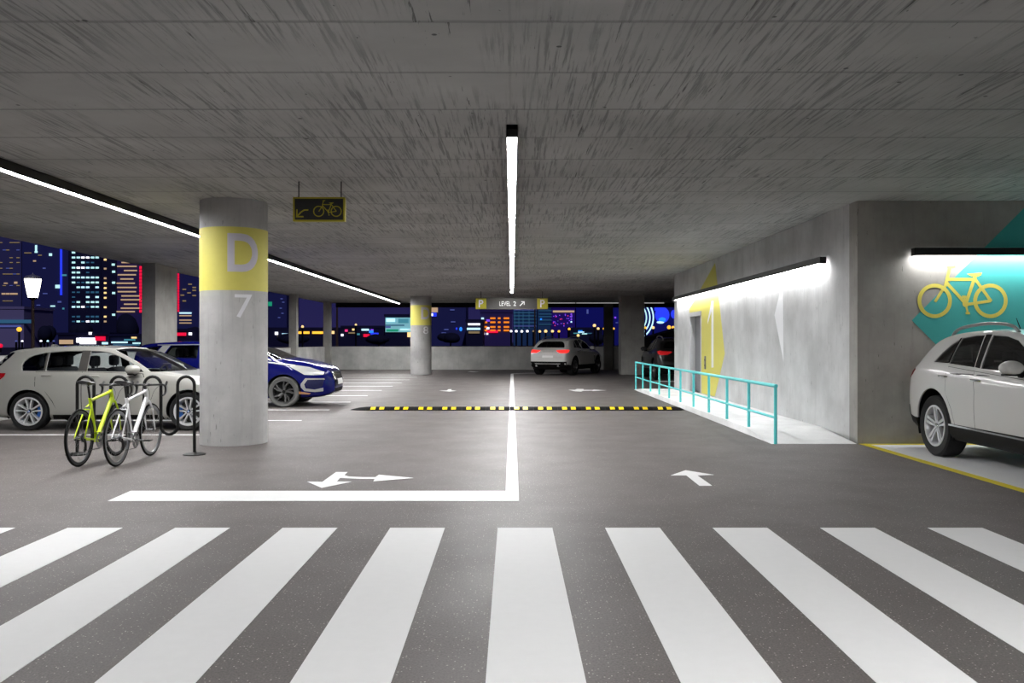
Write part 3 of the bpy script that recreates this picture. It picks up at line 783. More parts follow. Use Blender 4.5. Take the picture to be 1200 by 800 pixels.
def make_wheel(kind, R, w, m_rim, m_tyre, caliper=None):
    """wheel about the y axis, outer face towards +y, centred on the hub"""
    r = R * {'bmw': 0.74, 'ds': 0.755, 'fx': 0.665}[kind]
    b = MB(); h = w / 2
    b.lathe([(r - 0.012, -h * 0.8), (r + 0.01, -h * 0.92), (R * 0.93, -h), (R * 0.985, -h * 0.86), (R, -h * 0.55), (R, h * 0.55), (R * 0.985, h * 0.86), (R * 0.93, h), (r + 0.01, h * 0.92), (r - 0.012, h * 0.8)], 44, 'y')
    wheel = b.build('wheel', m_tyre, None)
    b = MB()   # rim barrel and lip
    b.lathe([(r + 0.004, h * 0.94), (r - 0.02, h * 0.95), (r - 0.028, h * 0.8), (r - 0.04, h * 0.3), (r - 0.045, -h * 0.8), (r, -h * 0.85), (r + 0.004, h * 0.94)], 44, 'y')
    y1, y0 = h * 0.86, h * 0.30
    def fn(ang, lean=0.0):
        c, s_ = math.cos(ang), math.sin(ang)
        return lambda u, v, d: Vector(((u * c - v * s_), d - 0.03 * max(0, 1 - u / (r * 0.6)), (u * s_ + v * c)))
    if kind == 'bmw':
        for k in range(5):
            a = PI / 2 + k * 2 * PI / 5
            for s in (-1, 1):
                b.prism([(r * 0.16, s * r * 0.03), (r * 0.30, s * r * 0.045), (r * 0.93, s * r * 0.17), (r * 0.93, s * r * 0.29), (r * 0.34, s * r * 0.14), (r * 0.16, s * r * 0.13)], fn(a), y0, y1)
    elif kind == 'fx':
        for k in range(5):
            a = PI / 2 + k * 2 * PI / 5
            for s in (-1, 1):
                b.prism([(r * 0.14, s * r * 0.02), (r * 0.93, s * r * 0.05), (r * 0.93, s * r * 0.22), (r * 0.5, s * r * 0.15), (r * 0.14, s * r * 0.12)], fn(a), y0, y1)
    else:
        for k in range(5):
            a = PI / 2 + 0.2 + k * 2 * PI / 5
            b.prism([(r * 0.15, -r * 0.08), (r * 0.55, -r * 0.02), (r * 0.94, r * 0.22), (r * 0.94, r * 0.34), (r * 0.5, r * 0.12), (r * 0.15, r * 0.08)], fn(a), y0, y1)
            b.prism([(r * 0.15, -r * 0.08), (r * 0.5, -r * 0.2), (r * 0.94, -r * 0.16), (r * 0.94, -r * 0.06), (r * 0.55, -r * 0.08), (r * 0.15, r * 0.02)], fn(a), y0, y1 - 0.01)
    b.lathe([(0, y1 - 0.022), (r * 0.17, y1 - 0.022), (r * 0.20, y1 - 0.04), (r * 0.20, y0), (0, y0)], 24, 'y')
    b.build('rim', m_rim, wheel)
    b = MB(); b.lathe([(0, -h * 0.1), (r * 0.66, -h * 0.1), (r * 0.66, h * 0.06), (0, h * 0.06)], 32, 'y')
    b.lathe([(r * 0.66, -h * 0.5), (r * 0.97, -h * 0.5), (r * 0.97, -h * 0.45), (r * 0.66, -h * 0.45)], 32, 'y', closed=True)
    b.build('brake_disc', M_DISC if kind == 'bmw' else M_DARK, wheel)
    b = MB()
    if kind == 'bmw':   # round badge in four quarters
        b.lathe([(0, y1 - 0.012), (0.030, y1 - 0.012), (0.034, y1 - 0.02), (0.034, y1 - 0.03)], 24, 'y')
        hub = b.build('hub_cap', M_DARK, wheel)
        for k in range(4):
            q = MB(); pts = [(0, 0)] + [(0.022 * math.cos(k * PI / 2 + t * PI / 2 / 6), 0.022 * math.sin(k * PI / 2 + t * PI / 2 / 6)) for t in range(7)]
            q.mi = 0; q.prism(pts, lambda u, v, d: Vector((u, d, v)), y1 - 0.013, y1 - 0.009)
            o = q.build('badge_quarter', mat('badge_blue', (40, 110, 200), 0.3) if k % 2 else mat('badge_white', (235, 235, 235), 0.3), None, smooth=False)
            bm = bmesh.new(); bm.from_mesh(o.data); hb = bmesh.new(); hb.from_mesh(hub.data)
            hub.data.materials.append(o.data.materials[0]); mi = len(hub.data.materials) - 1
            mp = [hb.verts.new(v.co) for v in bm.verts]
            for f in bm.faces:
                nf = hb.faces.new([mp[v.index] for v in f.verts]); nf.material_index = mi
            hb.to_mesh(hub.data); hb.free(); bm.free(); bpy.data.objects.remove(o)
    else:
        b.lathe([(0, y1 - 0.008), (0.03, y1 - 0.010), (0.038, y1 - 0.022), (0.038, y1 - 0.04)], 20, 'y')
        b.build('hub_cap', M_CHROME if kind == 'fx' else M_DARK, wheel)
    if caliper:
        b = MB()
        n = 10; P = []
        for rr, rng in ((r * 0.88, range(n + 1)), (r * 0.52, range(n, -1, -1))):
            for i in rng: a = math.radians(-34 + 68 * i / n); P.append((rr * math.cos(a), rr * math.sin(a)))
        b.prism(P, lambda u, v, d: Vector((u, d, v)), -h * 0.1, h * 0.26)
        b.build('brake_caliper', caliper, wheel)
    return wheel

def mirror_y(poly): return [(-u, v) for u, v in poly][::-1]

def build_car(name, label, rot, loc, S, paint, m_glass, m_rim, m_tyre=None, caliper=None, m_tail=None):
    t = thing(name, label, 'car', loc, rot)
    bm = car_shell(S); skin = Skin(bm)
    R, wb = S['R'], S['wb']
    aR = S['arch']
    for cx in (0.0, wb):
        circ = [(cx + aR * math.cos(2 * PI * i / 36), S.get('archz', R) + aR * math.sin(2 * PI * i / 36)) for i in range(36)]
        cut(bm, circ, 'S', lambda c: abs(c.y) > 0.55 and c.z < 0.95)
    for poly in S['side_glass']:
        cut(bm, poly, 'S', lambda c: abs(c.y) > 0.40 and c.z > 0.8)
    xm = wb * 0.5
    ws = []; bm.normal_update()
    cut(bm, S['windscreen'], 'S', lambda c: c.z > 0.8, ws)
    if S.get('rear_glass'): cut(bm, S['rear_glass'], 'F', lambda c: c.x < xm and c.z > 0.8)
    zd = S.get('dark_below')
    if zd:
        bmesh.ops.bisect_plane(bm, geom=bm.verts[:] + bm.edges[:] + bm.faces[:], plane_co=(0, 0, zd), plane_no=(0, 0, 1), dist=1e-5)
        for f in bm.faces:
            if f.calc_center_median().z < zd: f.material_index = 2
    for f in bm.faces: f.smooth = True
    me = bpy.data.meshes.new('body'); bm.to_mesh(me); bm.free()
    me.materials.append(paint); me.materials.append(M_CABIN); me.materials.append(M_DARK); me.materials.append(M_CABIN)
    body = bpy.data.objects.new('body', me); C.objects.link(body); body.parent = t
    sol = body.modifiers.new('thickness', 'SOLIDIFY'); sol.thickness = 0.025; sol.offset = -1; sol.material_offset = 1; sol.material_offset_rim = 0; sol.use_rim = True
    # glass
    for poly in S['side_glass']:
        for s in (1, -1): skin.panel('side_window', 'S', poly, -0.010, m_glass, t, s, 0.08, 0.004)
    b = MB(); idx = {}
    for f in ws:
        q = []
        for co, no in f:
            k = (round(co.x, 4), round(co.y, 4), round(co.z, 4))
            if k not in idx: idx[k] = b.bm.verts.new(co - no * 0.010)
            if idx[k] not in q: q.append(idx[k])
        if len(q) >= 3:
            try: b.bm.faces.new(q)
            except ValueError: pass
    b.build('windscreen', m_glass, t, angle=60)
    if S.get('rear_glass'): skin.panel('rear_window', 'R', S['rear_glass'], -0.008, m_glass, t, 1, 0.08, 0.004)
    # panels, lamps, trim
    made = {}
    for it in S['panels']:
        nm, view, poly, off, key = it[:5]; par = it[5] if len(it) > 5 else None
        m = {'paint': paint, 'tail': m_tail}.get(key) or MATS[key]
        if view == 'S':
            if nm.endswith('door'):      # dark rubber seal showing in the gap around the door
                cu = (min(p[0] for p in poly) + max(p[0] for p in poly)) / 2; cv = (min(p[1] for p in poly) + max(p[1] for p in poly)) / 2
                big = [(u + math.copysign(0.009, u - cu), v + math.copysign(0.006, v - cv)) for u, v in poly]
                for s in (1, -1): skin.panel('door_seal', 'S', big, 0.0009, M_DARK, t, s, 0.10, 0.003)
            for s in (1, -1):
                made[(nm, s)] = skin.panel(nm, 'S', poly, off, m, made.get((par, s), t), s, 0.07)
        elif view in ('F2', 'R2'):
            for q in (poly, mirror_y(poly)): skin.panel(nm, view[0], q, off, m, t, 1, 0.06)
        else:
            made[(nm, 0)] = skin.panel(nm, view, poly, off, m, made.get((par, 0), t), 1, 0.07)
    # door handles sit on the doors
    for (dn, x, z) in S['handles']:
        for s in (1, -1):
            p, n = skin.hit('S', x, z, s)
            b = MB(); b.tube([p + Vector((-0.085, 0, 0)) - n * 0.005, p + Vector((-0.07, 0, 0.002)) + n * 0.028, p + n * 0.034, p + Vector((0.07, 0, 0.002)) + n * 0.028, p + Vector((0.085, 0, 0)) - n * 0.005], [0.010, 0.013, 0.014, 0.013, 0.010], 8)
            b.build('door_handle', S.get('m_handle') or paint, made.get((dn, s), t))
    # mirrors
    mx, mz, my = S['mirror']
    for s in (1, -1):
        b = MB()
        ml = S.get('mirror_len', 0.085)
        b.sphere((mx, s * (my + 0.10), mz), 1.0, (ml, 0.135, 0.082), 18, 12)
        for v in b.bm.verts:
            if v.co.x < mx - ml * 0.6: v.co.x = mx - ml * 0.6
        mo = b.build('wing_mirror', paint, t, angle=50)
        b = MB(); b.tube([(mx + 0.01, s * (my - 0.10), mz - 0.085), (mx, s * (my + 0.02), mz - 0.075)], [0.035, 0.03], 10); b.box((mx, s * (my + 0.10), mz - 0.072), (0.10, 0.18, 0.022), 0.01); b.build('mirror_foot', M_DARK, mo)
    # wheels and their housings
    proto = make_wheel(S['wheel'], R, S['tw'], m_rim, m_tyre or M_TYRE, caliper)
    first = True
    for cx in (0.0, wb):
        for s in (1, -1):
            wh = proto if first else copy_tree(proto); first = False
            wh.parent = t; wh.location = (cx, s * (S['wm'] - S['tw'] / 2 - S.get('tuck', 0.03)), R)
            wh.rotation_euler = (0, 0, 0 if s > 0 else PI)
            for ch in wh.children:
                if ch.name.startswith('brake_caliper') and (cx == 0.0) == (s < 0): ch.rotation_euler = (0, PI, 0)
                elif ch.name.startswith('brake_caliper'): ch.rotation_euler = (0, 0, 0)
            b = MB(); n = 22; y0, y1 = s * 0.52, s * (S['wm'] - 0.05)
            P = [(cx + (aR + 0.004) * math.cos(a), S.get('archz', R) + (aR + 0.004) * math.sin(a)) for a in np.linspace(-0.35, PI + 0.35, n)]
            V = [Vector((u, y0, v)) for u, v in P] + [Vector((u, y1, v)) for u, v in P]
            b._new(V, [(i, i + 1, i + 1 + n, i + n) for i in range(n - 1)] + [tuple(range(n))])
            b.build('wheel_housing', M_DARK, t, recalc=False)
    # cabin
    sx = S['seat_x']; zf = S.get('seat_z', 0.33)
    for (x, y, wd) in ((sx, 0.36, 0.5), (sx, -0.36, 0.5), (sx - 0.85, 0.0, 1.2)):
        b = MB(); b.box((x + 0.12, y, zf + 0.16), (0.52, wd, 0.16), 0.06)
        b.box((x - 0.20, y, zf + 0.42), (0.14, wd * 0.95, 0.58), 0.06, Matrix.Rotation(math.radians(-14), 3, 'Y'))
        st = b.build('seat', M_SEAT, t)
        for yy in ((y,) if wd < 1 else (-0.38, 0, 0.38)):
            b = MB(); b.box((x - 0.30, yy, zf + 0.82), (0.11, 0.25, 0.19), 0.05); b.cyl((x - 0.28, yy - 0.06, zf + 0.65), (x - 0.29, yy - 0.06, zf + 0.80), 0.008, n=6); b.cyl((x - 0.28, yy + 0.06, zf + 0.65), (x - 0.29, yy + 0.06, zf + 0.80), 0.008, n=6)
            b.build('headrest', M_SEAT, st)
    b = MB(); b.box((sx + 0.88, 0, S['dash_z']), (0.42, 1.3, 0.22), 0.08); b.build('dashboard', M_CABIN, t)
    b = MB(); b.tube([Vector((sx + 0.58, 0.36, S['dash_z'] + 0.04)) + Vector((0.05 * math.sin(a), 0.18 * math.cos(a), 0.17 * math.sin(a))) for a in np.linspace(0, 2 * PI, 20)[:-1]], 0.015, 6, True); b.cyl((sx + 0.58, 0.36, S['dash_z'] + 0.04), (sx + 0.74, 0.36, S['dash_z'] - 0.02), 0.05, n=10)
    b.build('steering_wheel', M_CABIN, t)
    return t, skin

# ------------------------------------------------------------------ paint
def car_paint(name, rgb, metal=0.0, rough=0.35, coat=0.8):
    return mat(name, rgb, rough, metal, coat=coat, spec=0.3 if coat < 0.5 else 0.5)
P_WHITE = car_paint('pearl_white_paint', (198, 197, 194), 0.0, 0.4)
P_SILVERW = car_paint('white_car_paint', (148, 147, 142), 0.0, 0.4)
P_BLUE = car_paint('deep_blue_paint', (12, 16, 88), 0.0, 0.10, 0.0)
P_BLACK = car_paint('black_car_paint', (14, 14, 15), 0.0, 0.35)
G_CLEAR = glass('clear_car_glass', (0.92, 0.97, 0.98), 0.96)
G_TINT = glass('tinted_car_glass', (0.8, 0.86, 0.86), 0.32)
G_DARK = glass('dark_car_glass', (0.8, 0.8, 0.8), 0.10)
mat('lamp_clear', (205, 206, 204), 0.15, 0.3); mat('plate_white', (230, 230, 228), 0.5); mat('black_gloss', (10, 10, 11), 0.15)
mat('silver_trim', (168, 168, 164), 0.45, 0.3); mat('pillar_grey', (64, 62, 60), 0.4); mat('indicator_amber', (176, 128, 84), 0.3); mat('fog_dark_blue', (12, 16, 60), 0.3)
T_RED = mat('tail_lamp_red', (150, 14, 20), 0.2); T_LIT = mat('tail_lamp_lit', (255, 45, 40), 0.3, emit=1.1); mat('tail_lamp_inner', (245, 120, 120), 0.25, emit=0.25)

# ------------------------------------------------------------------ white hatchback
HATCH = dict(
    wb=2.69, R=0.322, tw=0.225, wm=0.885, arch=0.37, wheel='bmw', tum=0.36, tuck=0.02,
    top=[(-0.90, 0.62), (-0.885, 0.78), (-0.85, 0.90), (-0.78, 0.985), (-0.68, 1.06), (-0.57, 1.165), (-0.48, 1.265), (-0.41, 1.335), (-0.34, 1.362), (-0.15, 1.392), (0.15, 1.42), (0.6, 1.433), (1.0, 1.43), (1.3, 1.405), (1.55, 1.36), (1.8, 1.265), (2.08, 1.12), (2.33, 0.995), (2.45, 0.975), (2.8, 0.93), (3.15, 0.86), (3.38, 0.78), (3.47, 0.70), (3.50, 0.62)],
    belt=[(-0.90, 0.58), (-0.87, 0.76), (-0.80, 0.90), (-0.6, 0.985), (0, 1.0), (0.7, 0.99), (1.5, 0.965), (2.0, 0.94), (2.5, 0.90), (3.0, 0.81), (3.4, 0.68), (3.5, 0.58)],
    bot=[(-0.90, 0.36), (-0.75, 0.27), (-0.35, 0.19), (2.9, 0.18), (3.3, 0.20), (3.5, 0.28)],
    plan=[(-0.90, 0.84), (-0.86, 0.90), (-0.76, 0.95), (-0.5, 0.98), (0, 1.0), (2.6, 1.0), (3.0, 0.975), (3.25, 0.91), (3.4, 0.82), (3.5, 0.70)],
    side_glass=[[(-0.11, 1.006), (-0.135, 1.08), (-0.12, 1.16), (-0.06, 1.225), (0.02, 1.265), (0.12, 1.292), (0.245, 1.312), (0.245, 1.004)],
                [(0.285, 1.004), (0.285, 1.316), (0.55, 1.338), (0.83, 1.342), (0.83, 1.0)],
                [(0.975, 1.0), (0.975, 1.340), (1.15, 1.333), (1.30, 1.308), (1.48, 1.248), (1.70, 1.14), (1.88, 1.03), (1.93, 0.985)]],
    windscreen=[(1.39, 1.352), (1.56, 1.275), (1.78, 1.165), (1.95, 1.06), (2.05, 0.990), (2.36, 0.990), (2.36, 1.6), (1.39, 1.6)],
    rear_glass=[(-0.58, 1.04), (0.58, 1.04), (0.56, 1.15), (0.50, 1.26), (0.40, 1.30), (-0.40, 1.30), (-0.50, 1.26), (-0.56, 1.15)],
    panels=[('rear_door', 'S', [(0.13, 0.985), (0.90, 0.985), (0.90, 0.26), (0.52, 0.26), (0.42, 0.50), (0.30, 0.66), (0.13, 0.74)], 0.0025, 'paint'),
            ('front_door', 'S', [(0.912, 0.985), (1.92, 0.955), (1.99, 0.80), (2.0, 0.26), (0.912, 0.26)], 0.0025, 'paint'),
            ('pillar_trim', 'S', [(0.832, 1.002), (0.832, 1.345), (0.973, 1.343), (0.973, 1.0)], 0.003, 'pillar_grey'),
            ('window_divider', 'S', [(0.247, 1.005), (0.247, 1.312), (0.283, 1.316), (0.283, 1.005)], 0.003, 'pillar_grey'),
            ('spoiler_fin', 'S', [(-0.72, 1.0), (-0.47, 1.24), (-0.38, 1.31), (-0.32, 1.31), (-0.38, 1.23), (-0.61, 1.0)], 0.004, 'black_gloss'),
            ('tail_lamp', 'S', [(-0.92, 0.975), (-0.385, 0.966), (-0.40, 0.915), (-0.50, 0.83), (-0.92, 0.80)], 0.004, 'tail'),
            ('lamp_strip', 'S', [(-0.90, 0.90), (-0.46, 0.90), (-0.50, 0.875), (-0.90, 0.87)], 0.008, 'tail_lamp_inner'),
            ('tail_lamp', 'R2', [(0.42, 0.86), (0.80, 0.84), (0.82, 0.97), (0.46, 0.95)], 0.004, 'tail'),
            ('side_skirt', 'S', [(0.42, 0.27), (2.26, 0.27), (2.28, 0.20), (0.40, 0.20)], 0.012, 'car_dark_plastic'),
            ('rear_bumper_trim', 'R', [(-0.6, 0.40), (0.6, 0.40), (0.55, 0.52), (-0.55, 0.52)], 0.004, 'car_dark_plastic'),
            ('headlight', 'S', [(2.95, 0.74), (3.05, 0.80), (3.40, 0.70), (3.42, 0.62), (3.2, 0.62)], 0.004, 'lamp_clear'),
            ('grille', 'F2', [(0.04, 0.56), (0.30, 0.56), (0.28, 0.68), (0.06, 0.69)], 0.004, 'black_gloss'),
            ('air_intake', 'F', [(-0.5, 0.33), (0.5, 0.33), (0.42, 0.45), (-0.42, 0.45)], 0.004, 'car_dark_plastic')],
    handles=[('rear_door', 0.32, 0.925), ('front_door', 1.12, 0.912)], mirror=(1.80, 1.03, 0.86), mirror_len=0.125, seat_x=1.18, seat_z=0.34, dash_z=0.86)
HATCH_LOC = (-8.145, 15.22, 0)
hatch, sk = build_car('hatchback_car', 'white five door hatchback with blue brake calipers parked behind the bicycles', 0, HATCH_LOC, HATCH, P_SILVERW, G_CLEAR, M_RIM, caliper=mat('caliper_blue', (30, 100, 190), 0.35), m_tail=T_RED)
b = MB(); b.prism([(-0.07, 1.383), (0.12, 1.405), (-0.02, 1.45), (-0.06, 1.45)], lambda u, v, d: Vector((u, d, v)), -0.02, 0.02); b.build('roof_antenna', P_SILVERW, hatch)

# ------------------------------------------------------------------ deep blue crossover hatch
BLUE = dict(
    wb=2.73, R=0.352, tw=0.235, wm=0.93, arch=0.40, wheel='ds', tum=0.34, tuck=0.015,
    top=[(-0.80, 0.70), (-0.79, 0.95), (-0.76, 1.15), (-0.72, 1.28), (-0.62, 1.41), (-0.5, 1.455), (-0.2, 1.485), (0.3, 1.51), (0.8, 1.515), (1.3, 1.50), (1.7, 1.465), (2.05, 1.385), (2.4, 1.25), (2.69, 1.125), (2.78, 1.10), (3.05, 1.06), (3.3, 1.005), (3.55, 0.925), (3.70, 0.85), (3.765, 0.77), (3.78, 0.66)],
    belt=[(-0.80, 0.66), (-0.78, 0.88), (-0.7, 1.06), (-0.4, 1.12), (0.3, 1.12), (1.2, 1.09), (2.0, 1.05), (2.6, 1.01), (3.0, 0.97), (3.4, 0.88), (3.65, 0.78), (3.78, 0.62)],
    bot=[(-0.80, 0.40), (-0.65, 0.28), (-0.35, 0.20), (3.0, 0.20), (3.4, 0.21), (3.7, 0.27), (3.78, 0.32)],
    plan=[(-0.80, 0.84), (-0.75, 0.90), (-0.6, 0.955), (0, 1.0), (2.75, 1.0), (3.1, 0.97), (3.35, 0.91), (3.55, 0.83), (3.70, 0.72), (3.78, 0.60)],
    side_glass=[[(-0.52, 1.14), (-0.60, 1.20), (-0.45, 1.36), (-0.12, 1.40), (-0.30, 1.14)],
                [(-0.05, 1.135), (0.12, 1.405), (0.75, 1.415), (0.75, 1.115)],
                [(0.85, 1.11), (0.85, 1.415), (1.35, 1.395), (1.85, 1.285), (2.0, 1.07)],
                [(2.06, 1.07), (2.03, 1.24), (2.28, 1.13), (2.40, 1.055)]],
    windscreen=[(1.62, 1.43), (2.0, 1.315), (2.30, 1.175), (2.47, 1.10), (2.58, 1.085), (2.72, 1.115), (2.72, 1.7), (1.62, 1.7)],
    rear_glass=[(-0.62, 1.10), (0.62, 1.10), (0.58, 1.25), (0.50, 1.38), (-0.50, 1.38), (-0.58, 1.25)],
    panels=[('rear_door', 'S', [(-0.05, 1.10), (0.79, 1.09), (0.79, 0.26), (0.52, 0.26), (0.40, 0.55), (0.20, 0.72), (-0.02, 0.80)], 0.0025, 'paint'),
            ('front_door', 'S', [(0.80, 1.09), (1.98, 1.04), (2.02, 0.85), (2.02, 0.26), (0.80, 0.26)], 0.0025, 'paint'),
            ('rear_pillar_trim', 'S', [(-0.27, 1.14), (-0.08, 1.40), (0.10, 1.405), (-0.07, 1.135)], 0.003, 'silver_trim'),
            ('window_strip', 'S', [(-0.2, 1.425), (0.8, 1.436), (1.35, 1.415), (1.95, 1.305), (2.42, 1.085), (2.45, 1.065), (2.40, 1.066), (1.92, 1.29), (1.35, 1.398), (0.8, 1.420), (-0.2, 1.408)], 0.005, 'silver_trim'),
            ('bonnet_strip', 'S', [(2.30, 1.045), (2.60, 1.015), (2.86, 0.985), (3.0, 0.965), (3.0, 0.94), (2.84, 0.955), (2.58, 0.985), (2.30, 1.02)], 0.006, 'silver_trim'),
            ('headlight', 'S', [(2.86, 0.935), (2.94, 0.955), (3.05, 0.955), (3.30, 0.915), (3.62, 0.80), (3.60, 0.735), (3.40, 0.73), (3.20, 0.74), (3.05, 0.83)], 0.005, 'lamp_clear'),
            ('fog_surround', 'S', [(3.22, 0.66), (3.62, 0.655), (3.63, 0.625), (3.27, 0.625), (3.20, 0.52), (3.23, 0.43), (3.42, 0.40), (3.60, 0.44), (3.60, 0.36), (3.42, 0.345), (3.20, 0.37), (3.12, 0.46), (3.12, 0.53)], 0.008, 'silver_trim'),
            ('fog_recess', 'S', [(3.28, 0.615), (3.62, 0.615), (3.58, 0.46), (3.42, 0.42), (3.26, 0.44), (3.22, 0.52)], 0.004, 'fog_dark_blue'),
            ('indicator', 'S', [(3.08, 0.36), (3.18, 0.345), (3.34, 0.315), (3.30, 0.29), (3.08, 0.30)], 0.004, 'indicator_amber'),
            ('grille', 'F', [(-0.46, 0.78), (0.46, 0.78), (0.50, 0.66), (0.42, 0.46), (-0.42, 0.46), (-0.50, 0.66)], 0.006, 'black_gloss'),
            ('grille_bar', 'F', [(-0.50, 0.80), (0.50, 0.80), (0.52, 0.775), (-0.52, 0.775)], 0.012, 'chrome'),
            ('grille_bar', 'F', [(-0.47, 0.62), (0.47, 0.62), (0.47, 0.605), (-0.47, 0.605)], 0.012, 'chrome'),
            ('lower_grille', 'F', [(-0.44, 0.42), (0.44, 0.42), (0.38, 0.33), (-0.38, 0.33)], 0.004, 'car_dark_plastic'),
            ('number_plate', 'F', [(-0.26, 0.62), (0.26, 0.62), (0.26, 0.50), (-0.26, 0.50)], 0.022, 'plate_white'),
            ('bonnet', 'T', [(2.80, -0.62), (3.25, -0.60), (3.58, -0.50), (3.68, -0.3), (3.70, 0), (3.68, 0.3), (3.58, 0.50), (3.25, 0.60), (2.80, 0.62)], 0.003, 'paint'),
            ('tail_lamp', 'S', [(-0.86, 1.02), (-0.55, 1.04), (-0.60, 0.95), (-0.86, 0.90)], 0.004, 'tail'),
            ('side_skirt', 'S', [(0.46, 0.27), (2.27, 0.27), (2.29, 0.21), (0.44, 0.21)], 0.010, 'car_dark_plastic')],
    handles=[('rear_door', 0.08, 1.0), ('front_door', 0.95, 0.98)], m_handle=M_CHROME, mirror=(1.98, 1.10, 0.88), seat_x=1.30, seat_z=0.42, dash_z=0.98)
blue, sk = build_car('crossover_car', 'deep blue car with dark wheels parked behind the round column', 0, (-7.94, 20.35, 0), BLUE, P_BLUE, G_TINT, mat('rim_dark', (96, 96, 96), 0.35, 0.6), m_tyre=M_GREYT, m_tail=T_RED)

# ------------------------------------------------------------------ the tall SUV with the falling tail, three times
SUV = dict(
    wb=2.885, dark_below=0.47, R=0.40, tw=0.265, wm=0.965, arch=0.475, archz=0.415, wheel='fx', tum=0.40, tuck=0.03,
    top=[(-0.93, 0.80), (-0.92, 0.95), (-0.89, 1.05), (-0.81, 1.13), (-0.68, 1.21), (-0.52, 1.345), (-0.38, 1.46), (-0.27, 1.525), (-0.06, 1.585), (0.3, 1.635), (0.75, 1.66), (1.1, 1.655), (1.45, 1.61), (1.75, 1.53), (2.05, 1.38), (2.40, 1.185), (2.5, 1.15), (2.85, 1.11), (3.2, 1.05), (3.5, 0.96), (3.68, 0.86), (3.76, 0.74)],
    belt=[(-0.93, 0.76), (-0.90, 0.90), (-0.84, 1.01), (-0.70, 1.11), (-0.4, 1.185), (0, 1.20), (0.5, 1.175), (1.0, 1.15), (1.5, 1.12), (2.0, 1.10), (2.5, 1.07), (3.0, 0.99), (3.4, 0.88), (3.65, 0.76), (3.76, 0.66)],
    bot=[(-0.93, 0.50), (-0.85, 0.40), (-0.6, 0.30), (-0.3, 0.25), (3.0, 0.25), (3.4, 0.28), (3.76, 0.36)],
    plan=[(-0.93, 0.80), (-0.90, 0.845), (-0.82, 0.90), (-0.65, 0.95), (-0.3, 0.99), (0, 1.0), (2.8, 1.0), (3.1, 0.985), (3.4, 0.92), (3.6, 0.84), (3.72, 0.75), (3.76, 0.68)],
    side_glass=[[(-0.07, 1.232), (0.04, 1.355), (0.17, 1.465), (0.30, 1.532), (0.30, 1.225)],
                [(0.325, 1.222), (0.325, 1.545), (0.60, 1.578), (0.80, 1.582), (0.92, 1.19)],
                [(1.06, 1.18), (0.96, 1.58), (1.25, 1.565), (1.50, 1.515), (1.80, 1.38), (2.02, 1.235), (2.10, 1.15)]],
    windscreen=[(1.52, 1.582), (1.70, 1.505), (1.98, 1.345), (2.16, 1.22), (2.24, 1.165), (2.42, 1.175), (2.42, 1.8), (1.52, 1.8)],
    rear_glass=[(-0.66, 1.235), (0.66, 1.235), (0.66, 1.29), (0.58, 1.42), (0.48, 1.49), (0.36, 1.515), (-0.36, 1.515), (-0.48, 1.49), (-0.58, 1.42), (-0.66, 1.29)],
    panels=[('rear_door', 'S', [(0.35, 1.18), (0.96, 1.14), (1.02, 0.9), (1.02, 0.47), (0.56, 0.47), (0.50, 0.66), (0.35, 0.86)], 0.0025, 'paint'),
            ('front_door', 'S', [(0.97, 1.14), (2.14, 1.07), (2.18, 0.85), (2.18, 0.47), (1.03, 0.47), (1.03, 0.9)], 0.0025, 'paint'),
            ('door_pillar_trim', 'S', [(0.82, 1.585), (0.94, 1.19), (1.04, 1.182), (0.945, 1.584)], 0.003, 'black_gloss'),
            ('window_divider', 'S', [(0.300, 1.23), (0.300, 1.538), (0.325, 1.547), (0.325, 1.225)], 0.003, 'black_gloss'),
            ('tail_lamp', 'S', [(-0.97, 1.13), (-0.72, 1.145), (-0.58, 1.12), (-0.66, 1.05), (-0.80, 1.0), (-0.97, 1.01)], 0.005, 'tail'),
            ('tail_lamp', 'R2', [(0.38, 1.09), (0.55, 1.0), (0.80, 0.985), (0.86, 1.0), (0.87, 1.12), (0.70, 1.13), (0.40, 1.115)], 0.006, 'tail'),
            ('lower_cladding', 'S', [(0.44, 0.435), (2.44, 0.435), (2.46, 0.27), (0.42, 0.27)], 0.010, 'car_dark_plastic'),
            ('sill_strip', 'S', [(0.42, 0.468), (2.46, 0.448), (2.46, 0.428), (0.42, 0.446)], 0.014, 'chrome'),
            ('rear_bumper', 'S', [(-0.99, 0.50), (-0.80, 0.50), (-0.49, 0.46), (-0.46, 0.38), (-0.99, 0.40)], 0.008, 'car_dark_plastic'),
            ('rear_bumper', 'R', [(-0.86, 0.62), (0.86, 0.62), (0.84, 0.472), (-0.84, 0.472)], 0.008, 'car_dark_plastic'),
            ('badge_strip', 'R', [(-0.26, 1.065), (0.26, 1.065), (0.26, 1.035), (-0.26, 1.035)], 0.008, 'silver_trim'),
            ('number_plate', 'R', [(-0.26, 0.88), (0.26, 0.88), (0.26, 0.79), (-0.26, 0.79)], 0.006, 'plate_white'),
            ('side_vent', 'S', [(2.27, 0.86), (2.36, 0.86), (2.40, 0.56), (2.33, 0.56)], 0.006, 'black_gloss'),
            ('headlight', 'S', [(3.05, 0.95), (3.2, 0.98), (3.6, 0.84), (3.66, 0.74), (3.35, 0.78)], 0.005, 'lamp_clear'),
            ('grille', 'F', [(-0.42, 0.88), (0.42, 0.88), (0.36, 0.64), (-0.36, 0.64)], 0.006, 'black_gloss')],
    handles=[('rear_door', 0.30, 1.055), ('front_door', 1.06, 1.035)], m_handle=M_CHROME, mirror=(1.90, 1.21, 0.93), seat_x=1.32, seat_z=0.47, dash_z=1.06)
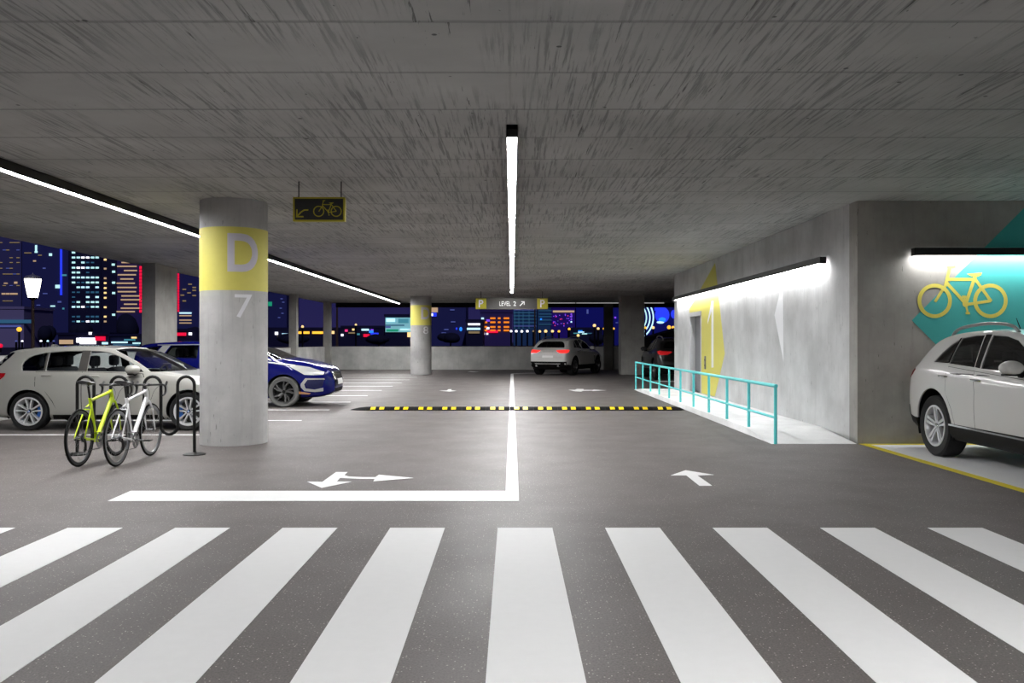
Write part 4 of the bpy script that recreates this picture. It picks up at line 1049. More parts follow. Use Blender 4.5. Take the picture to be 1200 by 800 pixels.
def suv_extras(t, skin, paint):
    for s in (1, -1):
        pts = []
        for x, dz in ((-0.18, 0.0), (-0.10, 0.06), (0.1, 0.085), (0.6, 0.085), (1.0, 0.075), (1.22, 0.05), (1.32, 0.0)):
            p, n = skin.hit('T', x, s * 0.60, s); pts.append(p + Vector((0, 0, dz)))
        MB().tube(catmull(pts, 4), 0.021, 8).build('roof_rail', mat('rail_silver', (150, 150, 150), 0.35, 0.6), t)
    b = MB(); p, n = skin.hit('T', 0.35, 0.0, 1); b.tube([p, p + Vector((-0.10, 0, 0.16))], [0.008, 0.004], 8); b.cyl(p - Vector((0, 0, 0.01)), p + Vector((0, 0, 0.02)), 0.02, n=10); b.build('roof_antenna', M_DARK, t)
    for s in (1, -1):
        b = MB(); b.tube([(-0.99, s * 0.52, 0.43), (-0.72, s * 0.52, 0.43)], 0.045, 14); b.build('exhaust_pipe', M_CHROME, t)
suv1, sk1 = build_car('suv_car', 'white SUV parked in the white bay below the bicycle mural', -PI / 2, (6.455, 11.17, 0), SUV, P_WHITE, G_TINT, M_RIM, m_tail=T_RED); suv_extras(suv1, sk1, P_WHITE)
suv2, sk2 = build_car('suv_car', 'white SUV with glowing red tail lamps driving at the far end', math.radians(64), (1.97, 38.3, 0), SUV, P_WHITE, G_DARK, mat('rim_shade', (90, 90, 92), 0.35, 0.8), m_tail=T_LIT); suv_extras(suv2, sk2, P_WHITE)
suv3, sk3 = build_car('suv_car', 'black SUV half hidden behind the pale wall and railing', PI / 2, (6.45, 33.2, 0), SUV, P_BLACK, G_DARK, MATS['rim_shade'], m_tail=mat('tail_lamp_dim', (190, 30, 34), 0.25, emit=0.35)); suv_extras(suv3, sk3, P_BLACK)
# ================================================================== serpentine rack
M_RACK = mat('rack_black', (9, 9, 9), 0.45, spec=0.3)
RY = 11.32
t = thing('bicycle_rack', 'black wave shaped bicycle rack on two round feet', 'bicycle rack', (-4.99, RY, 0))
xs = [-5.767 + (5.767 - 4.213) / 7 * i for i in range(8)]
hw = (xs[1] - xs[0]) / 2
pts = [Vector((xs[0], RY, 0.02)), Vector((xs[0], RY, 0.5))]
zt, zb = 1.035 - hw, 0.27 + hw
for i in range(7):
    up = i % 2 == 0; cx = (xs[i] + xs[i + 1]) / 2; zc = zt if up else zb
    for a in np.linspace(PI, 0, 11): pts.append(Vector((cx + hw * math.cos(a), RY, zc + (hw * math.sin(a) if up else -hw * math.sin(a)))))
pts += [Vector((xs[7], RY, 0.5)), Vector((xs[7], RY, 0.02))]
MB().tube(pts, 0.021, 12).build('wave_tube', M_RACK, t, world=True)
for x in (xs[0], xs[7]):
    MB().lathe([(0, 0.0), (0.145, 0.0), (0.145, 0.012), (0.10, 0.026), (0.035, 0.034), (0, 0.034)], 28, 'z', (x, RY, 0)).build('base_disc', M_RACK, t, world=True)

# ================================================================== road bicycles, local x forward, y left, z up, origin under the rear hub
M_BTYRE = mat('bicycle_tyre', (11, 11, 11), 0.8, spec=0.2); M_BBLACK = mat('bicycle_black', (18, 18, 19), 0.45); M_BRIM = mat('bicycle_rim', (150, 152, 155), 0.3, 0.9); M_BMET = mat('bicycle_metal', (130, 132, 135), 0.3, 0.95); M_SPOKE = mat('bicycle_spoke', (150, 150, 152), 0.3, 0.9)
def make_bike(label, rgb, loc, rotz, key):
    paint = mat('bicycle_paint_' + key, rgb, 0.3, coat=0.5)
    t = thing('road_bicycle', label, 'bicycle', loc, rotz)
    R = 0.345; wbx = 0.965
    hubs = [Vector((0, 0, R)), Vector((wbx, 0, R))]
    def circ(r, y=0.0, n=44): return [Vector((r * math.cos(a), y, r * math.sin(a))) for a in np.linspace(0, 2 * PI, n + 1)[:-1]]
    for h, rear in ((hubs[0], True), (hubs[1], False)):
        wh = MB().tube(circ(R - 0.0125), 0.0125, 8, True).build('wheel', M_BTYRE, t); wh.location = h
        b = MB(); b.lathe([(R - 0.024, -0.011), (R - 0.022, 0.011), (R - 0.055, 0.009), (R - 0.058, 0), (R - 0.055, -0.009)], 44, 'y', closed=True); b.build('rim', M_BRIM if key == 'white' else mat('bicycle_rim_dark', (70, 72, 74), 0.3, 0.8), wh)
        b = MB(); b.lathe([(0, -0.05), (0.012, -0.05), (0.012, -0.035), (0.026, -0.033), (0.024, -0.028), (0.013, -0.02), (0.013, 0.02), (0.024, 0.028), (0.026, 0.033), (0.012, 0.035), (0.012, 0.05), (0, 0.05)], 16, 'y'); b.build('hub', M_BMET, wh)
        b = MB()
        for k in range(20):
            a = 2 * PI * k / 20; s = 1 if k % 2 else -1; a2 = a + (0.5 if k % 4 < 2 else -0.5)
            b.cyl((0.024 * math.cos(a2), s * 0.030, 0.024 * math.sin(a2)), ((R - 0.055) * math.cos(a), 0, (R - 0.055) * math.sin(a)), 0.0013, n=4)
        b.build('spokes', M_SPOKE, wh)
        if rear:
            b = MB()
            for k in range(7): b.lathe([(0.018, -0.036 - k * 0.0038), (0.052 - k * 0.0045, -0.036 - k * 0.0038), (0.052 - k * 0.0045, -0.038 - k * 0.0038), (0.018, -0.038 - k * 0.0038)], 20, 'y', closed=True)
            b.build('cassette', M_BMET, wh)
    BB = Vector((0.405, 0, 0.272)); ST = Vector((0.255, 0, 0.79)); HT = Vector((0.795, 0, 0.885)); HB = Vector((0.845, 0, 0.745))
    b = MB()
    b.tube([BB, ST + (ST - BB).normalized() * 0.02], 0.020, 12); b.tube([HB + Vector((-0.01, 0, 0.03)), BB], [0.026, 0.026], 12); b.tube([HT - Vector((0, 0, 0.03)), ST - Vector((0, 0, 0.02))], [0.021, 0.018], 12)
    b.tube([HT, HB], 0.024, 12)
    for s in (1, -1):
        b.tube([BB + Vector((-0.02, s * 0.025, 0)), Vector((0.25, s * 0.05, 0.298)), Vector((0, s * 0.062, R))], [0.014, 0.012, 0.009], 8)
        b.tube([ST + Vector((0.01, s * 0.015, -0.06)), Vector((0.20, s * 0.040, 0.68)), Vector((0, s * 0.062, R))], [0.011, 0.010, 0.008], 8)
    b.tube([Vector((0.405, -0.04, 0.272)), Vector((0.405, 0.04, 0.272))], 0.026, 12)
    b.tube([Vector((0.19, -0.045, 0.67)), Vector((0.19, 0.045, 0.67))], 0.008, 8)
    b.build('frame', paint, t)
    b = MB()
    for s in (1, -1): b.tube([HB + Vector((0.006, s * 0.03, -0.02)), Vector((0.885, s * 0.055, 0.62)), Vector((0.92, s * 0.058, 0.48)), Vector((wbx, s * 0.055, R))], [0.014, 0.013, 0.011, 0.008], 8)
    b.tube([HB + Vector((0.006, -0.036, -0.02)), HB + Vector((0.006, 0.036, -0.02))], 0.016, 8); b.tube([HB, HB + Vector((0.008, 0, -0.03))], 0.022, 12)
    b.build('fork', paint, t)
    MB().tube([ST, ST + Vector((-0.052, 0, 0.185))], 0.0135, 12).build('seat_post', M_BBLACK, t)
    b = MB(); S0 = ST + Vector((-0.045, 0, 0.20)); V = []
    prof = [(-0.15, 0.06, 0.018), (-0.13, 0.078, 0.022), (-0.06, 0.068, 0.010), (0.02, 0.036, 0.0), (0.10, 0.021, -0.002), (0.15, 0.014, -0.008)]
    for x, w, z in prof: V += [S0 + Vector((x, w * math.cos(a), z + 0.018 * math.sin(a) * (1 if math.sin(a) > 0 else 1.3))) for a in np.linspace(0, 2 * PI, 13)[:-1]]
    Fs = [(12 * i + j, 12 * i + (j + 1) % 12, 12 * (i + 1) + (j + 1) % 12, 12 * (i + 1) + j) for i in range(len(prof) - 1) for j in range(12)] + [tuple(range(12))[::-1], tuple(range(12 * (len(prof) - 1), 12 * len(prof)))]
    b._new(V, Fs); sd = b.build('saddle', M_BBLACK, t, angle=60)
    b = MB()
    for s in (1, -1): b.tube([S0 + Vector((-0.11, s * 0.03, 0.0)), S0 + Vector((-0.05, s * 0.022, -0.032)), S0 + Vector((0.05, s * 0.022, -0.032)), S0 + Vector((0.12, s * 0.008, -0.01))], 0.0035, 6)
    b.build('saddle_rail', M_BMET, sd)
    # stem and drop handlebar
    K = HT + Vector((-0.012, 0, 0.04)); G = K + Vector((0.085, 0, 0.012))
    b = MB(); b.tube([HT, K + Vector((0, 0, 0.012))], 0.017, 12); b.tube([K, G], 0.016, 12); b.tube([G + Vector((0, -0.025, 0)), G + Vector((0, 0.025, 0))], 0.019, 12)
    b.build('stem', M_BBLACK, t)
    half = [Vector((0, 0, 0)), Vector((0, 0.12, 0.002)), Vector((0.006, 0.19, 0.002)), Vector((0.035, 0.208, -0.002)), Vector((0.085, 0.21, -0.02)), Vector((0.10, 0.212, -0.06)), Vector((0.085, 0.215, -0.105)), Vector((0.04, 0.217, -0.13)), Vector((-0.03, 0.22, -0.138))]
    half = [Vector((p.x, p.y * 0.9, p.z)) for p in half]
    full = [Vector((p.x, -p.y, p.z)) for p in half[::-1]] + half[1:]
    hb = MB().tube([G + p for p in catmull(full, 4)], 0.0135, 8).build('handlebar', M_BBLACK, t)
    for s in (1, -1):
        b = MB(); o = G + Vector((0.085, s * 0.19, -0.012))
        b.tube([o + Vector((-0.02, 0, -0.004)), o + Vector((0.03, 0, 0.012)), o + Vector((0.055, 0, 0.04)), o + Vector((0.06, 0, 0.05))], [0.014, 0.018, 0.015, 0.010], 8)
        b.build('brake_hood', M_BBLACK, hb)
        b = MB(); b.tube([o + Vector((0.05, 0, 0.018)), o + Vector((0.062, s * 0.004, -0.03)), o + Vector((0.042, s * 0.008, -0.10))], [0.006, 0.006, 0.004], 6)
        b.build('brake_lever', M_BMET, hb)
    b = MB(); b.tube(catmull([G + Vector((0.115, -0.19, -0.0)), G + Vector((0.13, -0.10, -0.02)), G + Vector((0.10, -0.04, -0.09)), HB + Vector((0.03, -0.03, -0.02)), BB + Vector((0.12, -0.03, 0.12))], 5), 0.0028, 5)
    b.tube(catmull([G + Vector((0.115, 0.19, -0.0)), G + Vector((0.13, 0.10, -0.02)), G + Vector((0.10, 0.02, -0.09)), HB + Vector((0.035, 0.0, -0.03))], 5), 0.0028, 5)
    b.build('brake_cable', M_BBLACK, t)
    # drive side is the right (-y)
    b = MB()
    for r0, yy in ((0.098, -0.048), (0.075, -0.042)): b.lathe([(r0 - 0.016, yy), (r0, yy), (r0, yy - 0.003), (r0 - 0.016, yy - 0.003)], 32, 'y', BB, closed=True)
    for k in range(5):
        a = 2 * PI * k / 5 + 0.3; b.box(BB + Vector((0.045 * math.cos(a), -0.048, 0.045 * math.sin(a))), (0.09, 0.006, 0.014), 0, Matrix.Rotation(-a, 3, 'Y'))
    b.cyl(BB + Vector((0, -0.03, 0)), BB + Vector((0, -0.058, 0)), 0.022)
    cr = b.build('crankset', M_BMET, t)
    for s, a in ((-1, 0.15), (1, 0.15 + PI)):
        e = BB + Vector((0.17 * math.cos(a), s * 0.07, -0.17 * math.sin(a)))
        MB().tube([BB + Vector((0, s * 0.058, 0)), e], [0.014, 0.010], 8).build('crank_arm', M_BMET, cr)
        MB().box(e + Vector((0, s * 0.055, 0)), (0.085, 0.09, 0.018), 0.006).build('pedal', M_BBLACK, cr)
    b = MB(); yy = -0.047
    for s, ra, rb in ((1, 0.098, 0.042), (-1, 0.098, 0.0)):
        p = BB + Vector((0, yy, s * ra)); q = Vector((0, yy, R + s * rb)) if s > 0 else Vector((0.035, yy, R - 0.165))
        b.tube([p, q], 0.0042, 5)
    b.tube(catmull([Vector((0, yy, R + 0.042)), Vector((-0.042, yy, R)), Vector((0.0, yy, R - 0.045)), Vector((0.04, yy, R - 0.075)), Vector((0.02, yy, R - 0.12)), Vector((0.035, yy, R - 0.165))], 4), 0.0042, 5)
    b.build('chain', mat('chain_steel', (60, 60, 60), 0.4, 0.8), t)
    b = MB(); b.tube([Vector((0.0, -0.062, R - 0.01)), Vector((0.012, -0.066, R - 0.07)), Vector((0.03, -0.06, R - 0.15))], [0.010, 0.016, 0.012], 8); b.lathe([(0.004, -0.050), (0.026, -0.050), (0.026, -0.044), (0.004, -0.044)], 16, 'y', (0.035, 0, R - 0.15)); b.build('derailleur', M_BBLACK, t)
    for c, nm in ((Vector((0.19, 0, 0.69)), 'rear_brake'), (Vector((0.875, 0, 0.715)), 'front_brake')):
        b = MB(); b.tube([c + Vector((0, 0.038, -0.035)), c + Vector((0.0, 0.03, 0.005)), c + Vector((0, -0.03, 0.005)), c + Vector((0, -0.038, -0.035))], 0.008, 6); b.build(nm, M_BMET, t)
    return t
make_bike('lime yellow road bicycle in the wave rack', (196, 222, 20), (-5.185, 10.23, 0), PI / 2, 'lime')
make_bike('white road bicycle in the wave rack right of the lime one', (226, 226, 228), (-4.745, 10.25, 0), PI / 2, 'white')
# ================================================================== the night city outside
M_GROUND = mat('dark_ground', (24, 24, 34), 0.9)
g = MB(); g.span(-700, -10.3, -60, 1200, -0.3, -0.02); g.span(-10.3, 700, 46.2, 1200, -0.3, -0.02)
structure(g.build('ground', M_GROUND, smooth=False), 'dark ground outside the garage', 'ground')

def facade(name, rgb): return mat('facade_' + name, rgb, 0.7, spec=0.2, noise=0.2)
def light(name, rgb, e): return mat('light_' + name, rgb, 0.4, emit=e)
L = {'cyan': light('cyan', (190, 240, 235), 1.0), 'white': light('white', (250, 250, 255), 1.5), 'warm': light('warm', (255, 214, 140), 1.2), 'beige': light('beige', (200, 168, 128), 0.75),
     'teal': light('teal', (70, 140, 150), 0.8), 'dimteal': light('dimteal', (50, 95, 120), 0.7), 'red': light('red', (235, 20, 60), 1.0), 'pink': light('pink', (240, 60, 130), 1.0),
     'blue': light('blue', (40, 60, 230), 1.0), 'orange': light('orange', (240, 130, 30), 1.0), 'dimw': light('dimwarm', (150, 130, 90), 0.6), 'dimb': light('dimblue', (80, 90, 150), 0.7),
     'violet': light('violet', (130, 70, 220), 1.0), 'green': light('green', (30, 150, 110), 0.8), 'screen': light('screen', (120, 175, 180), 0.85), 'ice': light('ice', (190, 235, 250), 1.2), 'azure': light('azure', (40, 140, 245), 1.0), 'yellow': light('yellow', (255, 190, 60), 1.3)}
WIN = {}
def cell(key, kind, parent, px, py, w, h, Y, org):
    """one lit window at its place on the facade"""
    if (kind, key) not in WIN:
        b = MB()
        if kind.startswith('round'): b.sphere((0, 0, 0), 0.5)
        else: b.box((0, 0, 0), (1, 1, 1))
        o = b.build(kind, L[key], None, smooth=False); WIN[(kind, key)] = o.data
        bpy.data.objects.remove(o)
    o = bpy.data.objects.new(kind, WIN[(kind, key)]); C.objects.link(o); o.parent = parent
    p = at(px, py, Y - 0.2) - Vector(org); o.location = p; o.scale = (w * Y / F, 0.4, h * Y / F)
    return o
def block(name, label, px0, px1, ytop, Y, fac, depth=18, group=None, cat='building', roof=None):
    x0, x1 = (px0 - 600) / F * Y, (px1 - 600) / F * Y; zt = EYE + (400 - ytop) / F * Y
    org = ((x0 + x1) / 2, Y + depth / 2, 0)
    t = thing(name, label, cat, org, 0, group)
    MB().span(x0, x1, Y, Y + depth, -0.02, zt).build('facade', fac, t, smooth=False, world=True)
    b = MB(); b.span(x0 - 0.2, x1 + 0.2, Y - 0.2, Y + depth + 0.2, zt, zt + 0.012 * Y / 4); b.build('parapet_cap', fac, t, smooth=False, world=True)
    t['_Y'] = Y
    def win(key, px, py, w, h, kind='window'): return cell(key, kind, t, px, py, w, h, Y, org)
    return t, win
F1, F2, F3, F4 = facade('navy', (62, 66, 112)), facade('slate', (84, 84, 120)), facade('dark', (34, 34, 60)), facade('plum', (74, 62, 110))
rnd = random.Random(11)
def px4(x): return x / 4.446
def py4(y): return 240 + y / 4.446

# left towers
t, w = block('office_tower', 'grey blue tower with beige window rows at the far left', -60, 25, 230, 440, F2, 20)
for y in (196, 235, 275, 300, 330, 360, 420, 500, 540):
    for x in (4, 22, 40, 58, 76, 94):
        if rnd.random() < 0.55: w(rnd.choice(['dimw', 'dimb', 'dimw']), px4(x), py4(y), 3.4, 0.9)
for x in (18, 40, 62, 82): w('beige', px4(x), py4(463), 4, 1.8)
w('beige', px4(82), py4(405), 3.4, 2.4); w('beige', px4(30), py4(408), 4, 1.2)
t, w = block('office_tower', 'dark blue tower with few lit windows behind the street lantern', 26, 80, 200, 415, F1, 20)
for x, y, k, a, b_ in ((188, 225, 'cyan', 2, 7), (188, 245, 'cyan', 3, 2), (263, 259, 'cyan', 3.2, 3), (300, 425, 'cyan', 5, 4), (333, 366, 'teal', 6, 2), (180, 292, 'beige', 3, 1.5), (275, 527, 'cyan', 5, 1.5), (200, 522, 'dimb', 4, 1), (145, 250, 'dimw', 8, 1), (330, 540, 'teal', 2, 2), (310, 505, 'dimb', 4, 2), (230, 330, 'dimb', 3, 1.5), (235, 462, 'dimb', 5, 1.2), (208, 262, 'dimw', 4, 1)):
    w(k, px4(x), py4(y), a, b_)
MB().span((71 - 600) * .415, (73 - 600) * .415, 414.4, 415, 24, 62).build('light_strip', L['blue'], t, smooth=False, world=True)
t, w = block('office_tower', 'black tower with a grid of bright cyan windows', 80.5, 118, 225, 390, F3, 20)
grid = {248: '100000', 274: '111111', 300: '101000', 327: '111111', 352: '110000', 378: '111111', 404: '100111', 429: '011101', 455: '000111', 480: '000101', 506: '010111', 531: '111011', 582: '010111', 607: '010111'}
for y, bits in grid.items():
    for x, bt in zip((383, 408, 432, 457, 482, 506), bits):
        if bt == '1': w(rnd.choice(['cyan', 'cyan', 'white', 'ice']) if y not in (455, 582) else 'dimteal', px4(x), py4(y), 3.6, 2.0)
        elif rnd.random() < 0.35: w('dimteal', px4(x), py4(y), 3.2, 1.5)
t, w = block('office_tower', 'narrow black tower with one column of yellow windows', 118.5, 136.5, 280, 366, F3, 18)
for y in (285, 332, 382, 407, 433, 458, 484, 533, 582, 607): w('warm' if rnd.random() < .8 else 'beige', px4(548), py4(y), 2.6, 2.0)
for x, y in ((590, 311), (592, 348), (592, 405), (592, 459), (592, 572)): w('cyan', px4(x), py4(y), 3.2, 2.4)
t, w = block('office_tower', 'tower of beige light bands with a red edge left of the pillar', 137, 168.5, 290, 343, F4, 18)
for y in (300, 320, 342, 364, 386, 408, 430, 452, 474, 494, 517, 538, 556):
    w('beige', px4(rnd.choice([661, 655, 680])), py4(y), rnd.choice([22.5, 21, 15]), 1.5, 'window_band')
for i in range(14): w('red', px4(735), py4(326 + i * 17.5), 3.6, 3.2, 'edge_light')
t, w = block('office_tower', 'dark tower with a pink lit edge right of the pillar', 205.4, 245, 318, 380, F1, 26)
for i in range(14): w('pink', px4(918) - 0.2, py4(362 + i * 14.5), 1.6, 2.4, 'edge_light'); w('red', px4(927) + 0.4, py4(362 + i * 14.5), 1.8, 2.6, 'edge_light')
for x, y in ((990, 413), (1012, 430), (1012, 445), (985, 458), (1012, 472), (960, 440), (960, 500), (950, 470)): w('dimw', px4(x), py4(y), 4, 1.4)
for y, k in ((563, 'ice'), (577, 'beige'), (600, 'beige'), (615, 'beige')): w(k, px4(966), py4(y), 14, 1.6 if k == 'ice' else 1.2, 'window_band')
MB().span((237 - 600) * .38, (238.5 - 600) * .38, 379.3, 380, 2, 30).build('light_strip', L['blue'], t, smooth=False, world=True)
# more of the skyline, seen only from further right
for (a, c, yt, Y, lab) in ((-330, -215, 250, 430, 'broad dark tower outside the left edge of the picture'), (-205, -130, 215, 480, 'tall dark tower outside the left edge of the picture'), (-122, -68, 285, 400, 'lower dark tower outside the left edge of the picture')):
    t, w = block('office_tower', lab, a, c, yt, Y, F1, 20)
    for i in range(int((c - a) / 12)):
        for y in range(yt + 12, 380, 14):
            if rnd.random() < 0.22: w(rnd.choice(['dimw', 'cyan', 'dimb', 'beige']), a + 7 + i * 12, y, 4, 2)
# lower buildings under the towers
t, w = block('low_building', 'pale low building with sloping roof left of the lantern', -30, 28, 362, 220, facade('pale', (150, 140, 160)), 14)
w('dimteal', px4(85), py4(607), 40, 4, 'window_band'); w('dimb', px4(40), py4(632), 30, 2, 'window_band')
t, w = block('shop', 'low shop with bright white and red signs behind the white hatchback', 68, 128, 392.5, 150, F3, 10)
w('beige', 77.5, 400.5, 15, 5, 'sign_panel'); w('white', 103, 399.3, 18, 7.5, 'sign_panel'); w('white', 92.5, 398.5, 5, 5.5, 'sign_panel'); w('red', 117.5, 396.5, 11, 5, 'sign_panel'); w('white', 106, 390.5, 3, 3, 'sign_panel'); w('ice', 123, 402, 6, 2.5, 'sign_panel')
t, w = block('shop', 'low lit shop just left of the wide pillar', 129, 166, 394, 138, F3, 9)
for x, y, k, a in ((140, 401, 'ice', 18), (152, 398, 'teal', 12), (148, 404, 'dimteal', 30), (157, 395.5, 'warm', 5), (160, 402, 'cyan', 8)): w(k, x, y, a, 1.8, 'sign_panel')
t, w = block('shop', 'low shop with a red sign right of the wide pillar', 204, 250, 388, 150, F3, 10)
w('red', 212.5, 391.5, 10.5, 3.6, 'sign_panel'); w('white', 223, 391, 3, 3, 'sign_panel')

# behind the round columns and across the far opening
t, w = block('office_tower', 'dark tower with faint windows right of the near column', 313, 336, 343, 420, F1, 24)
w('green', 315.6, 356, 6, 5, 'sign_panel')
for x, y in ((330, 350), (332, 354), (329, 361), (331, 367), (327, 372)): w('dimb', x, y, 2.5, 1)
t, w = block('low_building', 'long low building with a row of orange lights between slim pillars', 310, 400, 386.5, 256, F3, 14)
for x, a in ((356, 13), (371, 10), (377, 3)): w('yellow', x, 389.6, a, 2.8, 'lamp_row')
w('white', 324, 390.5, 3.4, 3.4, 'lamp_row'); w('ice', 334, 391.5, 7, 2, 'lamp_row'); w('warm', 390, 389.4, 3.4, 3.4, 'lamp_row'); w('dimw', 340, 394, 30, 1, 'lamp_row')
t, w = block('low_building', 'low building with pink white and blue lights left of the billboard', 400, 450, 384.5, 240, F3, 14)
for x, y, k, a, h in ((405.8, 387.2, 'pink', 3, 2.6), (414, 386, 'warm', 2.4, 2.2), (428, 386.2, 'ice', 8.5, 2.2), (435, 388.5, 'azure', 5, 3), (439, 391.5, 'blue', 9, 3.5), (429.5, 393, 'red', 7, 3.4), (413, 390, 'dimw', 9, 1.6), (420, 391.5, 'teal', 3, 2), (401, 392.5, 'white', 2.6, 2.6), (436, 386.3, 'violet', 3, 1.6)): w(k, x, y, a, h, 'lamp_row')
t, w = block('billboard', 'big teal lit billboard screen left of the distant column', 451, 484, 371, 240, F3, 2, cat='billboard')
w('screen', 467, 380.5, 30.5, 17, 'screen')
for x, y, k, a, h in ((458, 375, 'ice', 10, 4), (473, 376, 'teal', 12, 5), (463, 381, 'dimteal', 22, 1.4), (460, 387, 'green', 14, 2.6), (475, 386, 'cyan', 12, 2), (455, 383, 'dimb', 6, 2)): w(k, x, y, a, h + 0.0, 'screen_image').location.y -= 0.3
w('warm', 479.5, 392, 4, 5.5, 'sign_panel')
t, w = block('low_building', 'low building with a bright sign right of the distant column', 502, 546, 357, 300, F1, 16)
w('beige', 509, 363, 8, 5.5, 'sign_panel'); w('blue', 508.5, 368.5, 6, 4.5, 'sign_panel'); w('white', 506.5, 368.6, 2, 3, 'sign_panel')
for x, y in ((530, 363), (531, 377), (523, 386), (520, 390)): w('dimb', x, y, 5, 1.2)
w('azure', 540, 385.5, 3.4, 5, 'round_glow'); w('blue', 535, 385, 2, 3, 'round_glow')
t, w = block('hall', 'low hall with white and orange light bands below the overhead sign', 546, 566, 377, 280, F3, 16)
w('white', 555.5, 379.8, 14, 2.2, 'window_band'); w('ice', 555, 385.2, 15.5, 2.4, 'window_band'); w('dimw', 555.5, 389.3, 13, 2.4, 'window_band')
t, w = block('office_tower', 'building with orange lit window blocks below the overhead sign', 563, 600, 366, 300, F4, 20)
for y in (372.8, 377.5, 383, 387): 
    for x, a in ((569, 4), (577.5, 6), (585, 3), (593.5, 6.5)):
        if not (x == 569 and y < 375): w('orange', x, y, a, 2.0)
for x, y, k, a, h in ((565.5, 374, 'ice', 3, 4), (572, 375.4, 'violet', 4, 2.4), (571.7, 384.4, 'white', 3.4, 2.4), (577, 388.4, 'red', 13, 3), (567, 391, 'white', 2.2, 2), (562, 391, 'white', 2.2, 2), (571, 391, 'white', 2.2, 2)): w(k, x, y, a, h)
t, w = block('office_tower', 'wide glass building with teal light bands behind the overhead sign', 601.6, 629, 360, 323, facade('teal', (60, 100, 130)), 24)
for y in (363, 366.5, 370, 374, 378, 382): w(rnd.choice(['dimteal', 'dimteal', 'dimb']), 615.3, y, 26.5, 0.8, 'window_band')
for x in (603, 608, 613, 620): w('dimteal', x, 373, 0.6, 24, 'window_mullion')
t, w = block('office_tower', 'dark glass building with faint teal bands right of the lamp post', 630, 645.5, 361, 330, facade('teal', (60, 100, 130)), 24)
for y in (364, 368, 371, 375, 380): w('dimteal', 639, y, 15, 0.7, 'window_band')
w('azure', 634, 374, 2, 2)
t, w = block('office_tower', 'violet lit tower above the distant white SUV', 646, 674, 361, 344, facade('violet', (66, 40, 150)), 22)
w('beige', 660.5, 364.8, 25, 2.2, 'window_band')
for i in range(34):
    w(rnd.choice(['violet', 'violet', 'dimb', 'pink']), rnd.uniform(648, 672), rnd.uniform(368, 384), 1.0, 1.0)
for y in (368, 371, 374, 377): w('ice' if y == 377 else 'violet', 669.5, y, 1.6, 1.8)
t, w = block('office_tower', 'dark blue tower left of the narrow far pillar', 675, 708, 358, 350, facade('royal', (40, 44, 150)), 22)
w('dimb', 688.5, 365, 2, 5)
t, w = block('hall', 'low hall with cyan lights behind the distant white SUV', 668, 706, 386.5, 260, F3, 12)
for x, y, k, a in ((681, 389, 'ice', 7, ), (676, 390.4, 'teal', 8), (685, 391, 'cyan', 6), (680, 387.5, 'azure', 5), (690, 390.5, 'dimteal', 8)): w(k, x, y, a, 1.2, 'lamp_row')
t, w = block('office_tower', 'blue tower between the narrow and the broad far pillar', 716, 732, 360, 350, facade('royal', (40, 44, 150)), 22)
w('azure', 728, 367, 4, 5, 'sign_panel'); w('blue', 727.5, 375, 5, 10, 'sign_panel'); w('violet', 721, 372, 2, 2); w('dimb', 723, 378, 3, 1)
t, w = block('office_tower', 'deep blue building behind the ferris wheel', 752, 800, 357, 420, facade('royal', (40, 44, 150)), 22)
w('blue', 776, 369, 17, 19, 'round_glow'); w('azure', 776, 373, 12, 10, 'round_glow'); w('ice', 774, 377.5, 9, 3, 'round_glow'); w('blue', 790, 368, 8, 10, 'round_glow'); w('blue', 770, 362, 6, 4, 'sign_panel')  # blue glows by the ferris wheel, modelled as flattened glowing balls
# ferris wheel: three bright arcs, left half hidden
t = thing('ferris_wheel', 'white glowing ferris wheel arcs right of the broad far pillar', 'ferris wheel', ((738 - 600) * .4, 400, 0))
for r, k in ((27.5, 'ice'), (23.5, 'ice'), (19.5, 'cyan')):
    c = at(738, 372, 398); rr = r * .4
    MB().tube([c + Vector((rr * math.cos(a), 0, rr * math.sin(a))) for a in np.linspace(0, 2 * PI, 49)[:-1]], 0.32, 6, True).build('wheel_ring', L[k], t, world=True)
b = MB(); c = at(738, 372, 400)
for s in (-1, 1): b.tube([c, Vector((c.x + s * 6, 402, 0))], 0.4, 6)
b.build('support_leg', F3, t, world=True)
b = MB(); b.lathe([(0, -1.5), (0.8, -1.5), (0.8, 1.5), (0, 1.5)], 12, 'y', c); b.build('hub', F3, t, world=True)

# dark trees closing the horizon
M_LEAF = mat('night_foliage', (22, 26, 44), 0.9, noise=0.3)
def tree(px, w_, ytop, Y, label):
    c = at(px, ytop, Y); h = c.z; r = w_ * Y / F / 2
    t = thing('tree', label, 'tree', (c.x, Y, 0), 0, 'dark trees along the far street')
    b = MB()
    for i in range(9):
        a = rnd.uniform(0, 2 * PI); q = rnd.uniform(0, 0.55) * r
        b.sphere((c.x + q * math.cos(a), Y + q * math.sin(a), h * rnd.uniform(0.52, 0.72)), r * rnd.uniform(0.45, 0.7), (1, 1, min(1.2, h * 0.32 / (r * 0.6))), 10, 7)
    b.build('crown', M_LEAF, t, world=True, angle=80)
    MB().cyl((c.x, Y, 0), (c.x, Y, h * 0.6), 0.25, 0.15, 8).build('trunk', M_DARK, t, world=True)
where = ['left of the street lantern', 'under the tower with cyan windows', 'under the beige banded tower', 'right of the wide pillar', 'between the two slim pillars', 'left of the billboard', 'right of the distant column', 'left of the narrow far pillar']
for (px, w_, yt), wh in zip(((52, 22, 383), (96, 30, 380), (150, 34, 368), (228, 26, 382), (345, 40, 391), (444, 30, 391), (528, 34, 389), (700, 26, 389)), where):
    tree(px, w_, yt, 200, 'dark round tree ' + wh)

